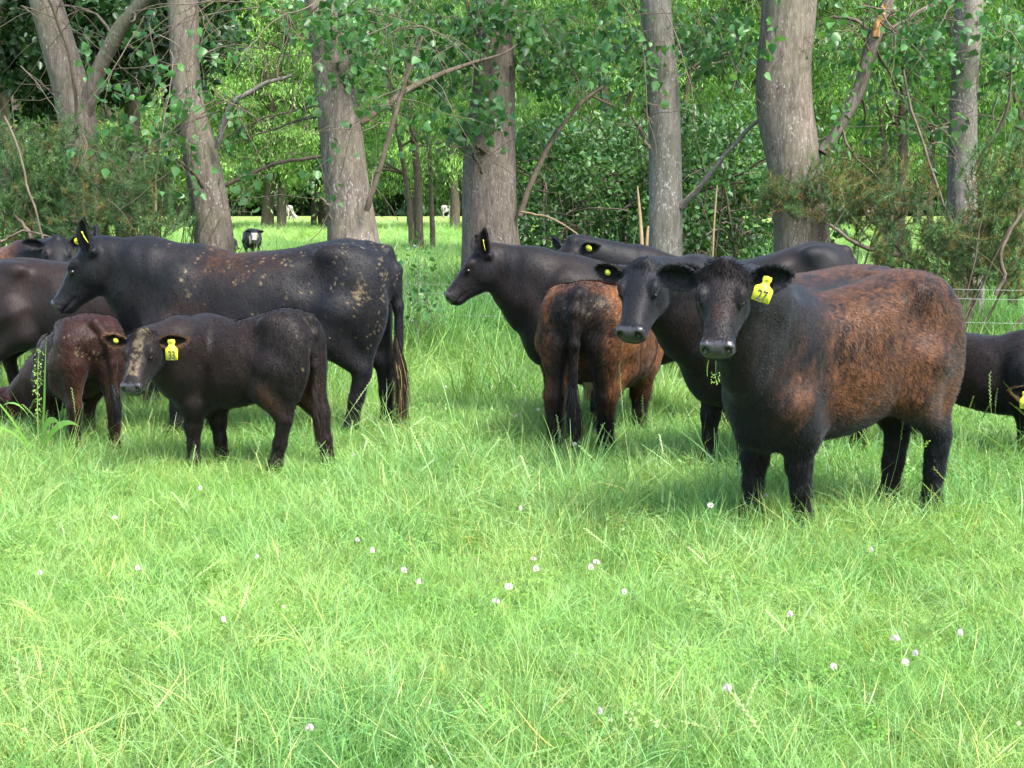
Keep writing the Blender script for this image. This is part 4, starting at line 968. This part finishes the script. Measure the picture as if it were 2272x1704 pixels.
# ------------------------------------------------------------------ gorse
def gorse(label, Y, blobs, stems, seed, dens=1.0, brown=.10):
    rng = np.random.default_rng(seed); bx = P(blobs[0][0]*K_, 460, Y)[0]; base = np.array([bx, Y, 0.0])
    root = empty('gorse_bush', tuple(base)); tag(root, label, 'bush', 'gorse bushes by the fence')
    nd = []; st = []
    for (pl, dy) in stems:
        lp, lr = px_line(pl, Y+dy); lp, lr = resample(lp, lr, 14); lp = lp+np.cumsum(rng.normal(0, .008, lp.shape), 0); st.append(tube(lp, lr, 8, .08, seed))
    foot = np.array([bx, Y, 0])
    for (x, y, r, amt) in blobs:
        c = P(x*K_, y*K_, Y+rng.normal(0, .25)); R = r*K_/F_*Y
        b = wander(rng, foot*.5+np.array([c[0], Y, 0])*.5, nrm(c-foot), np.linalg.norm(c-foot)*.9, 8, -.02, .10) if rng.random() < .7 else wander(rng, c-[0, 0, R], [0, 0, 1], R, 8, 0, .1)
        st.append(tube(b, np.linspace(.016, .005, 9), 5))
        ntw = int(52*amt*dens*(r/70)**2)
        for k in range(ntw):
            p = c+rng.normal(0, .5, 3)*R*np.array([1, 1, .8]); d = nrm(nrm(p-c+[0, 0, .15])*.7+rng.normal(0, .5, 3)+[0, -.1, .45]); L = .20+.22*rng.random()
            w_ = wander(rng, p-d*L*.5, d, L, 6, 0, .12); st.append(tube(w_, np.linspace(.004, .0015, 7), 4)) if rng.random() < .5 else None
            m = 150; i = rng.random(m)*5.99; a = w_[i.astype(int)]+(w_[i.astype(int)+1]-w_[i.astype(int)])*(i % 1)[:, None]
            dd = nrm(d)*.7+rng.normal(0, .62, (m, 3)); dd /= np.linalg.norm(dd, axis=1, keepdims=True); sd = np.cross(dd, rng.normal(0, 1, (m, 3))); sd /= np.linalg.norm(sd, axis=1, keepdims=True)
            Ln = .03+.045*rng.random(m); tw_ = np.full(m, .0042)
            V = np.stack([a-sd*tw_[:, None]*.5, a+sd*tw_[:, None]*.5, a+dd*Ln[:, None]+sd*.0006, a+dd*Ln[:, None]-sd*.0006], 1).reshape(-1, 3)
            F = np.arange(m)[:, None]*4+[0, 1, 2, 3]
            base_c = np.array([.050, .115, .042])*(.6+.8*rng.random())*np.array([1+.3*rng.random(), 1, 1]); cc = base_c*(.7+.6*rng.random((m, 1)))
            if rng.random() < brown*2.2:
                isb = rng.random(m) < .35; cc[isb] = np.array([.20, .11, .035])*(.7+.6*rng.random((isb.sum(), 1)))
            nd.append((V, F, np.repeat(cc, 4, 0)))
    obj('foliage', local(nd, base), NEEDLE, root, smooth=False); obj('stem', local(st, base), TWIG, root)
gorse('spiky green gorse bush in front of the forked poplar at the left', 13.7, [(40, 360, 70, 1), (60, 450, 80, 1), (130, 300, 55, .8), (150, 390, 75, 1), (240, 330, 60, .8), (270, 400, 75, 1), (180, 470, 80, 1.1), (340, 400, 60, .8), (330, 470, 60, 1), (400, 470, 40, .5), (20, 290, 40, .4), (100, 510, 70, .9), (250, 500, 60, .9)],
      [([(60, 560, 8), (70, 480, 7), (40, 400, 5), (10, 370, 4)], -.2), ([(85, 560, 9), (50, 500, 8), (20, 470, 6)], -.4), ([(100, 540, 5), (60, 440, 5), (35, 330, 5), (0, 250, 5)], -.7), ([(0, 520, 6), (60, 490, 5), (130, 520, 4)], -.6)], 201)
gorse('gorse bush with brown seed pods across the foot of the broad brown trunk', 13.5, [(1670, 415, 45, .9), (1720, 430, 50, 1), (1780, 400, 55, .9), (1830, 440, 60, 1), (1880, 390, 60, .8), (1920, 450, 60, .9), (1960, 410, 50, .7), (1850, 350, 40, .4), (1900, 540, 50, .7), (1960, 560, 60, .8), (1860, 500, 40, .5)],
      [([(2040, 640, 18), (1990, 585, 15), (1930, 555, 12), (1850, 540, 9), (1790, 500, 6)], -.2), ([(1960, 560, 9), (1900, 490, 8), (1850, 440, 6)], 0), ([(1880, 540, 8), (1920, 470, 7), (1960, 440, 6), (2010, 420, 5)], .2)], 202, brown=.25)
gorse('gorse bush with brown tips at the right edge in front of the slim trunk', 13.4, [(2030, 500, 60, .9), (2080, 540, 60, 1), (2120, 480, 50, .8), (2140, 570, 60, 1), (2160, 380, 45, .8), (2200, 420, 55, 1), (2110, 350, 35, .6), (2190, 520, 60, .9), (2200, 610, 50, .7), (2060, 600, 55, .8), (2210, 340, 40, .7), (2120, 430, 50, .6)],
      [([(2150, 640, 9), (2170, 590, 9), (2150, 540, 8), (2190, 490, 7), (2230, 440, 6)], -.2), ([(2100, 640, 8), (2090, 560, 7), (2130, 480, 6), (2190, 400, 5)], .1)], 203, brown=.22)
# ------------------------------------------------------------------ flax and dry stalks
def flax(label, Y, cx, cy, n, Lm, spread, seed, stalks=()):
    rng = np.random.default_rng(seed); b = P(cx*K_, cy*K_, Y); base = np.array([b[0], Y, 0.0]); root = empty('flax_clump', tuple(base)); tag(root, label, 'plant', 'flax clumps')
    V, F, C = [], [], []
    for k in range(n):
        d = nrm([rng.normal(0, spread), rng.normal(0, spread*.6), 1]); L = Lm*(.7+.5*rng.random()); w_ = wander(rng, [rng.normal(0, .12), rng.normal(0, .1), 0], d, L, 9, .055*rng.random()+.01, .02)
        s = nrm(np.cross(d, rng.normal(0, 1, 3))); a = len(V); c = np.array([.045, .125, .045])*(.6+.8*rng.random())
        for i, p in enumerate(w_): ww = .010*(1-(i/9)**2.2)+.001; V += [p-s*ww, p+s*ww]; C += [c, c]
        F += [[a+2*i, a+2*i+1, a+2*i+3, a+2*i+2] for i in range(9)]
    obj('leaves', [(np.array(V), np.array(F), np.array(C))], LEAF, root, smooth=False)
    for s_ in stalks:
        lp, lr = px_line(s_, Y-.2); lp, lr = resample(lp, lr, 8); obj('stalk', local([tube(lp, lr, 7, .1, 1)], base), STALK, root)
flax('flax clump left of the bending grey trunk, with a dry flower stalk', 14.0, 345, 560, 70, 1.55, .20, 301, [[(336, 375, 4), (337, 440, 6), (334, 520, 8), (332, 700, 8)], [(352, 425, 3), (346, 470, 5), (340, 530, 6), (338, 700, 6)]])
flax('low flax clump between the bending grey trunk and the furrowed one', 14.2, 600, 600, 40, 1.15, .42, 302)
flax('flax clump with broken dry stalks left of the slim pale trunk', 14.3, 1330, 600, 44, 1.35, .34, 303, [[(1377, 402, 3), (1381, 450, 6), (1387, 520, 9), (1390, 700, 9)], [(1400, 488, 5), (1397, 520, 7), (1394, 700, 8)], [(1549, 400, 3), (1545, 450, 4), (1540, 520, 4), (1536, 700, 5)]])
# sapling by the thick trunk
rng = np.random.default_rng(401); b_ = P(935*K_, 600*K_, 13.2); base = np.array([b_[0], 13.2, 0.0]); root = empty('poplar_sapling', tuple(base)); tag(root, 'small leafy poplar sucker left of the thickest trunk', 'sapling')
st = []; lv = []
for k in range(8):
    w_ = wander(rng, [rng.normal(0, .12), rng.normal(0, .1), 0], [rng.normal(0, .22), rng.normal(0, .2), 1], .75+.55*rng.random(), 9, 0, .07); st.append(tube(w_, np.linspace(.007, .002, 10), 5))
    lv.append(leaves_at(rng, w_[rng.integers(3, 10, 18)]+rng.normal(0, .05, (18, 3)), .055, .1, 'poplar', POP, .4, POPB))
obj('stem', st, TWIG, root); obj('leaves', lv, LEAF, root, smooth=False)
# ------------------------------------------------------------------ fence
a0, a1 = P(-350*K_, 640, 14.6), P(2500*K_, 640, 12.7); mid = (a0+a1)/2; root = empty('wire_fence', (mid[0], mid[1], 0)); tag(root, 'plain wire fence with three strands running behind the herd', 'fence')
for h in (.80, .715, .50, .25):
    pts = [np.array([a0[0]+(a1[0]-a0[0])*t-mid[0], a0[1]+(a1[1]-a0[1])*t-mid[1], h+.006*math.sin(t*40)]) for t in np.linspace(0, 1, 60)]
    obj('wire', [tube(pts, [.0019]*60, 6)], WIRE, root)
for dx in (-200, 560, 1180, 1800, 2420):
    t = (XX(dx, 13.6)-a0[0])/(a1[0]-a0[0]); p = a0+(a1-a0)*t-mid
    obj('post', [tube([[p[0], p[1]+.06, -.1], [p[0], p[1]+.06, .4], [p[0]+.004, p[1]+.06, .90], [p[0]+.004, p[1]+.06, .905]], [.045, .044, .042, .001], 12, .03, 2)], POSTM, root)
# ------------------------------------------------------------------ dock weed in front of the grazing calf
rng = np.random.default_rng(501); g_ = G(84*K_, 1012*K_); base = g_*(1, 1, 0); root = empty('dock_weed', tuple(base)); tag(root, 'broad leaved dock weed with a green seed stalk in front of the grazing calf', 'weed')
V, F, C = [], [], []
for (dx, dz, L, dr) in ((-.9, .5, .42, .20), (-.5, 1, .40, .22), (.55, 1, .40, .25), (.9, .8, .36, .22), (-.2, 1, .32, .06), (-1, .25, .34, .1), (.3, 1, .5, .1)):
    w_ = wander(rng, [0, 0, .02], [dx*.42, rng.normal(0, .2), dz+.7], L*1.55, 10, dr*1.1, .03); s = nrm(np.cross([dx, 0, dz], [0, 1, .2]))*.3+np.array([0, .8, .5])*.6; s = nrm(s); a = len(V)
    for i, p in enumerate(w_): ww = .026*math.sin(math.pi*min(1, .12+i/10*.88))+.001; V += [p-s*ww, p+s*ww]; C += [np.array([.16, .34, .06])]*2
    F += [[a+2*i, a+2*i+1, a+2*i+3, a+2*i+2] for i in range(10)]
obj('leaves', [(np.array(V), np.array(F), np.array(C))], LEAF, root)
w_ = wander(rng, [0, 0, 0], [.05, 0, 1], .70, 12, -.01, .04); st = [tube(w_, np.linspace(.006, .002, 13), 6)]
q = w_[rng.integers(5, 13, 160)]+rng.normal(0, .014, (160, 3)); obj('seed_stalk', [(v, f, c*np.array([.16, .26, .07])) for v, f, c in st]+[leaves_at(rng, q, .014, .6, 'oval', (.20, .32, .08), .4)], LEAF, root, smooth=False)
# ------------------------------------------------------------------ clover flowers
CLW = simple_mat('clover_petals', (.70, .62, .60), .6, .2, .15, 200); CLS = simple_mat('clover_stem', (.16, .30, .06), .6, .2)
rng = np.random.default_rng(601); V, F, C = [], [], []
for k in range(90):
    z = 1-1.75*(k+.5)/90; r_ = math.sqrt(max(0, 1-z*z)); a = k*2.39996; d = np.array([r_*math.cos(a), r_*math.sin(a), z]); dd = nrm(d+[0, 0, .35]); s = nrm(np.cross(dd, [.3, .8, .1])); i = len(V); p = d*.0065
    V += [p-s*.0012, p+s*.0012, p+dd*.0075+s*.0018, p+dd*.0075-s*.0018]; F.append([i, i+1, i+2, i+3]); C += [np.ones(3)]*4
CV, CF, CC = np.array(V)+[0, 0, 0], np.array(F), np.array(C)
proto = empty('clover_flower', (0, 0, 0)); SV, SF, SS = uvsphere(.0072, 10, 7); obj('flower_head', [(CV*1.1*[1, 1, .85]+[0, 0, .205], CF, CC)], CLW, proto, smooth=False); obj('stem', [tube([[0, 0, 0], [.008, .004, .1], [0, 0, .2]], [.0014, .0012, .001], 5)], CLS, proto)
tag(proto, 'small round white clover flower standing in the pasture grass', 'flower', 'white clover flowers in the grass')
cl = [(1107, 1268, 1.3), (1060, 1297, 1.2), (1288, 1222, 1.4), (1279, 1236, 1.4), (1165, 1235, 1.1), (1366, 1262, 1), (1933, 1372, 1.4), (1925, 1410, 1.4), (1820, 1425, 1.3), (1975, 1403, .9), (1573, 1502, 1.1), (660, 1555, .9), (235, 1112, 1), (435, 1052, 1), (768, 1155, 1), (795, 1197, .9), (1150, 1200, .8), (1538, 1090, 1.4), (1650, 1058, 1), (755, 975, 1), (1030, 770, 1.2), (1010, 757, 1), (965, 830, 1.2), (1112, 835, 1.2), (1138, 865, 1.2), (1158, 882, 1.1), (1105, 895, 1.3), (990, 745, 1), (1050, 783, 1), (1330, 1540, .9), (560, 1195, .9), (885, 1225, 1), (892, 1255, 1), (92, 1230, 1), (490, 1320, .9), (1232, 960, 1.2), (1300, 930, 1), (2090, 1365, .9), (1125, 1100, .9), (1700, 1330, .8), (300, 1230, .8), (1900, 1180, .8)]
for i, (x, y, s) in enumerate(cl):
    g = G(x*K_, (y+ (0))*K_); r_ = ray(x*K_, y*K_); hz = .205*s if False else .20; t = (CAMH-hz)/-r_[2]; p = np.array([r_[0]*t, r_[1]*t, 0])
    if i == 0: o = proto
    else:
        o = proto.copy(); link(o)
        for ch in proto.children: c = ch.copy(); link(c); c.parent = o
    o.location = p; s2 = s*.62; o.rotation_euler = (rng.normal(0, .10), rng.normal(0, .10), rng.random()*6.28); s2 *= .75+.5*rng.random(); o.scale = (s2*(.85+.3*rng.random()), s2, .85+.2*rng.random())
# ------------------------------------------------------------------ the herd

PI = math.pi
def D(x, y): return x*K_, y*K_
def HD(x, y, Y, n, roll=0.0): return (x*K_, y*K_, Y, n, roll)
# A: big muddy cow, side on
mudA = lambda pb, hc, ih: np.where(ih, 0, .72*blob(pb, -.66, 1.18, .22, .28)+.55*blob(pb, -.35, .95, .35, .35)+.75*blob(pb, .25, 1.25, .3, .22)+.6*blob(pb, .52, .98, .12, .3)+.35*blob(pb, -.05, 1.2, .3, .2)+.9*blob(pb, -.82, .95, .12, .35))
rustA = lambda pb: .75*blob(pb, .18, 1.22, .3, .14)+.5*blob(pb, .45, .75, .28, .22)+.4*blob(pb, -.3, .6, .3, .15)
cA = coat(rust=rustA, mud=mudA, amt=.60, switch=(.014, .010, .007), sm=.16, brown=.12)
build_cow('cow', 'large sleek black cow side on at the left, flank flecked with dried mud', 588, 9.3, PI, S=1.0, L=.965, Wd=1.0, Dp=1.26, pitch=.095,
          head=HD(203, 530, 9.25, (-.62, -.06, -.78)), color=cA, furlen=.012, nfur=120000, legs=dict(HL=.10, HR=-.12, FL=.05, FR=-.08),
          tags=((1, 'edge', .085, .62, (-.17, 1, 0), (-.6, 0, 1)),), ear=(.235, .125, np.array([-.12, -.2, 1]), np.array([-.2, .6, .5]), np.array([-.55, -.8, .1])), udder=(-.28, .56, 1.0, UDDER_D), seed=1, switch=1.35)
# B: calf with the tag 33
def faceB(C, hc, ih, seed):
    m = ih & (np.abs(hc[:, 1]) < .052+.0*hc[:, 0]) & (hc[:, 2] > -.02) & (hc[:, 0] < .40)
    a = fbm(hc, 34, 3, 5); k = m*sstep(.47, .58, a+.06)*sstep(.06, .03, np.abs(hc[:, 1]))
    return C*(1-k[:, None])+np.array([.085, .066, .040])*(.6+.8*fbm(hc, 90, 2, 8)[:, None])*k[:, None]
cB = coat(base=np.array([.0062, .0045, .0045]), rust=lambda pb: .35*blob(pb, -.2, 1.1, .5, .3), amt=.28, tan=lambda pb: .7*blob(pb, -.78, .62, .13, .25)*sstep(.2, .05, np.abs(pb[:, 1]))+.5*blob(pb, -.5, .62, .10, .12), face=faceB,
          mud=lambda pb, hc, ih: np.where(ih, 0, .8*blob(pb, -.82, 1.05, .12, .22)), rim=(.11, .055, .025))
build_cow('calf', 'dark brown calf with yellow tag 33 and dried mud down its face', 541, 8.12, PI-.32, S=.735, L=.68, Wd=.92, Dp=.84, pitch=.12, hip=.6,
          head=HD(312, 722, 7.7, (-.10, -.62, -.72), .02), color=cB, furlen=.015, nfur=90000, vox=.0098, legs=dict(FL=.04, FR=-.10, HL=.20, HR=-.24), cat='calf', legk=.95, fluff=1.08, hs=.82,
          tags=((-1, 'button', .0165, .45), (1, '33', .115, .45, (1, .1, 0), (.0, 0, 1), .29)), ear=(.215, .12, (-.10, .02), (-.12, -.1)), seed=2, switch=.9)
# C: reddish calf grazing at the left, seen from behind
cC = coat(base=np.array([.021, .0068, .0050]), rust=lambda pb: .6*blob(pb, .1, 1.0, .8, .5), amt=.35, tan=lambda pb: .8*sstep(-.62, -.80, pb[:, 0])*sstep(.85, .6, pb[:, 2])*sstep(.4, .6, pb[:, 2])*sstep(.2, .1, np.abs(pb[:, 1])),
          mud=lambda pb, hc, ih: np.where(ih, 0, .95*blob(pb, -.84, 1.06, .12, .14)+.5*blob(pb, -.8, .9, .1, .2)), switch=(.006, .006, .007))
build_cow('calf', 'reddish brown calf grazing, rump towards the camera, beside a leafy dock weed', 176, 8.95, math.radians(119), S=.675, L=.80, Dp=.98, Wd=1.05, pitch=.20, hip=.5,
          head=HD(18, 850, 9.5, (-.62, -.1, -.78)), color=cC, furlen=.013, nfur=80000, vox=.0105, cat='calf', legs=dict(FL=.12, FR=-.08, HL=.02, HR=-.05), hs=1.0, legk=1.0, fluff=1.1, seed=3,
          tail=[(-.72, 0, 1.27), (-.84, -.02, 1.26), (-.93, -.10, 1.12), (-.93, -.14, .9), (-.93, -.15, .66)], switch=.8)
# D: dark cow behind at the left edge, facing right
cD = coat(base=np.array([.0065, .0050, .0054]), rust=lambda pb: .5*blob(pb, -.1, 1.15, .6, .3), amt=.25)
build_cow('cow', 'dark brown cow standing behind the grazing calf at the left edge, pale udder showing', 195, 10.5, 0.10, S=.88, L=1.0, Dp=1.1,
          head=HD(330, 640, 10.2, (.8, .1, -.6)), color=cD, furlen=.011, nfur=30000, udder=(-.30, .60, 1.25, UDDER), seed=4, legs=dict(HR=-.02, HL=.1))
# E: brown backed cow further behind
cE = coat(rust=lambda pb: 1.3*sstep(.85, .65, pb[:, 0])*sstep(.8, 1.0, pb[:, 2]), amt=1.0)
build_cow('cow', 'brown backed cow with a black head and tagged ear, furthest back at the left', -120, 11.9, 0.12, S=.865, L=1.0,
          head=HD(124, 520, 11.7, (.25, -.75, -.6)), color=cE, furlen=.012, nfur=22000, seed=5, tags=((1, 'button', .03, .45),), ear=(.20, .11, (.8, .05), (-.2, -.2)))
# G: black cow facing left, in the middle
cG = coat(base=np.array([.0055, .0050, .0060]), rust=lambda pb: .3*blob(pb, .2, 1.25, .8, .2), amt=.3)
build_cow('cow', 'smooth black cow in the middle, head in profile against the thick tree trunk', 1405, 9.75, PI-.03, S=.89, L=1.0, Dp=1.2,
          head=HD(1047, 540, 9.75, (-.70, -.10, -.72)), color=cG, furlen=.011, nfur=90000, seed=6, tags=((1, 'edge', .075, .60, (-.03, 1, 0), (-.2, 0, 1)),),
          ear=(.225, .115, np.array([-.08, -.2, 1]), np.array([-.2, .6, .5]), np.array([-.5, -.8, .1])), legs=dict(FL=-.02, FR=.05))
# H: brown yearling seen from behind
rustH = lambda pb: (1.0*sstep(-.86, -.70, pb[:, 0])+.85*sstep(.14, .21, np.abs(pb[:, 1])))*sstep(.30, .55, pb[:, 2])
cH = coat(base=np.array([.0066, .0050, .0047]), rust=rustH, amt=1.2, mud=lambda pb, hc, ih: np.where(ih, 0, 1.1*blob(pb, -.84, 1.1, .16, .14)), switch=(.006, .006, .007))
build_cow('heifer', 'shaggy rust brown heifer seen from behind with its black tail hanging down', 1340, 8.95, math.radians(71), S=.825, L=.88, Wd=1.12, Dp=1.2, hip=.8,
          head=HD(1490, 640, 9.75, (.7, .5, -.5)), color=cH, furlen=.022, nfur=110000, vox=.0115, cat='young cow', udder=(-.25, .62, 1.0, UDDER), seed=7, fluff=1.25, legk=1.12, switch=1.3, legs=dict(HL=-.06, HR=.03))
# I: black cow whose face shows between the brown heifer and the tag 27 animal
cI = coat(rust=lambda pb: 1.0*sstep(1.2, 1.3, pb[:, 2])*sstep(.5, .1, pb[:, 0])+.9*blob(pb, .55, .85, .35, .25), amt=.7, switch=(.006,.006,.007))
build_cow('cow', 'black faced cow with round yellow ear tag between the rust brown heifer and tag 27', 1765, 8.15, PI+.50, S=.905, L=.98, Dp=1.2,
          head=HD(1394, 574, 7.45, (-.27, -.62, -.76), .02), color=cI, furlen=.012, nfur=80000, vox=.0115, seed=8, tags=((-1, 'button', .017, .50),), ear=(.20, .12, (.0, .0), (-.2, -.2)),
          crumbs=[(-.03, -.035, .035, 'leaf'), (.0, -.005, .045, 'leaf')], legs=dict(FR=.05), hs=1.0)
# J: black cow behind, only back and head top show
build_cow('cow', 'black cow nearest the fence, only its long back and tagged ear showing', 1660, 11.9, PI, S=.94, L=1.0, pitch=.22,
          head=HD(1240, 523, 11.7, (-.5, -.4, -.75)), color=coat(), furlen=.010, nfur=22000, seed=9, tags=((1, 'button', .030, .45),), ear=(.19, .11, (-.1, .3), (-.2, -.4)))
# K: rust and black yearling with the tag 27
rustK = lambda pb: np.clip(.95*sstep(.50, .12, pb[:, 0])*sstep(.50, .68, pb[:, 2])+.75*blob(pb, .62, .78, .14, .22)+.45*blob(pb, .3, .9, .3, .2), 0, 1)
def faceK(C, hc, ih, seed):
    k = (ih*np.exp(-((hc[:, 0]-.30)/.07)**2-(hc[:, 1]/.06)**2)*.6)*(hc[:, 2] > -.06)
    return C*(1-k[:, None])+np.array([.024, .012, .010])*k[:, None]
cK = coat(rust=rustK, amt=1.0, face=faceK)
build_cow('steer', 'stocky black and rust brown steer facing the camera, yellow ear tag 27', 1862, 6.68, PI+.42, S=.935, L=.695, Wd=.86, Dp=1.02, pitch=.12, brk=.07,
          head=HD(1565, 581, 6.0, (-.165, -.62, -.76), .0), color=cK, furlen=.016, nfur=190000, neck=.74, vox=.0105, seed=10, fluff=1.08, hs=.895, hip=.5, cat='young cow',
          tags=((1, '27', .112, .42, (1, .05, -.30), (.32, 0, 1), .37),), ear=(.225, .160, (-.02, .0), (-.12, -.12)),
          crumbs=[(-.010, -.045, .085, 'leaf'), (.0, -.012, .095, 'seed')], legs=dict(FL=-.10, FR=.09, HL=-.02, HR=.05), legk=.92)
# L: calf at the right edge
cL = coat(base=np.array([.0068, .0048, .0046]), rust=lambda pb: .4*blob(pb, 0, .9, .6, .3), amt=.2, rim=(.11, .05, .02))
build_cow('calf', 'small dark calf at the right edge behind the steer, with brown edged ear', 2180, 8.6, math.radians(-38), S=.60, L=.90, Dp=1.08, hip=.5,
          head=HD(2262, 835, 8.0, (.1, -.7, -.7)), color=cL, furlen=.013, nfur=26000, vox=.0105, cat='calf', seed=11, legk=.9,
          tags=((-1, '4', .10, .4, (1, .1, 0), (0, 0, 1), .30),), ear=(.20, .12, (-.05, .05), (-.1, -.1)))
# far animals in the next paddock
def faceM(C, hc, ih, seed):
    k = (ih*sstep(.15, .18, hc[:, 0]))[:, None]; return C*(1-k)+np.array([.22, .20, .18])*k
build_cow('cow', "black calf with a white face, showing just above the muddy cow's back", 566, 41, -PI/2, S=.66, L=1.0, hs=1.0,
          head=HD(550, 498, 40.5, (.05, -.7, -.7)), color=coat(face=faceM), furlen=.01, nfur=6000, vox=.024, seed=12, switch=False)
build_cow('cow', 'black cow of which only the top shows left of the white faced cow', 521, 42, PI*.5, S=.44, L=1.0,
          head=HD(506, 535, 42.5, (.0, .6, -.8)), color=coat(), furlen=.01, nfur=6000, vox=.024, seed=13, switch=False)
WHITE = np.array([.33, .29, .25])
for i_, (fx, fy, fY, yw, lb) in enumerate((
        (648, 470, 160, 1.9, 'white cow standing between the far tree trunks left of centre'),
        (1000, 470, 175, .3, 'white cow half hidden by leaves left of the thick middle trunk'),
        (1856, 468, 165, 1.7, 'white cow at the far fence just right of the large pale trunk'),
        (1921, 468, 180, .4, 'white cow in the far paddock, second from the large pale trunk'),
        (2104, 466, 170, 2.0, 'white cow in the far paddock left of the slim right hand trunk'))):
    if i_ == 0:
        w0 = build_cow('white_cow', lb, fx, fY, yw, S=1.15, head=(fx+8, 478, fY, (.5, -.3, -.8)), color=coat(base=WHITE), furlen=.01, nfur=50, vox=.05, seed=20, switch=False, eyes=False, group='white cattle in the far paddock', ear=(.2, .12, -.1, -.1))
    else:
        r_ = w0.copy(); link(r_); r_.location = (XatY(fx, fY), fY, 0); r_.rotation_euler = (0, 0, yw); r_['label'] = lb
        for ch in w0.children:
            c_ = ch.copy(); link(c_); c_.parent = r_
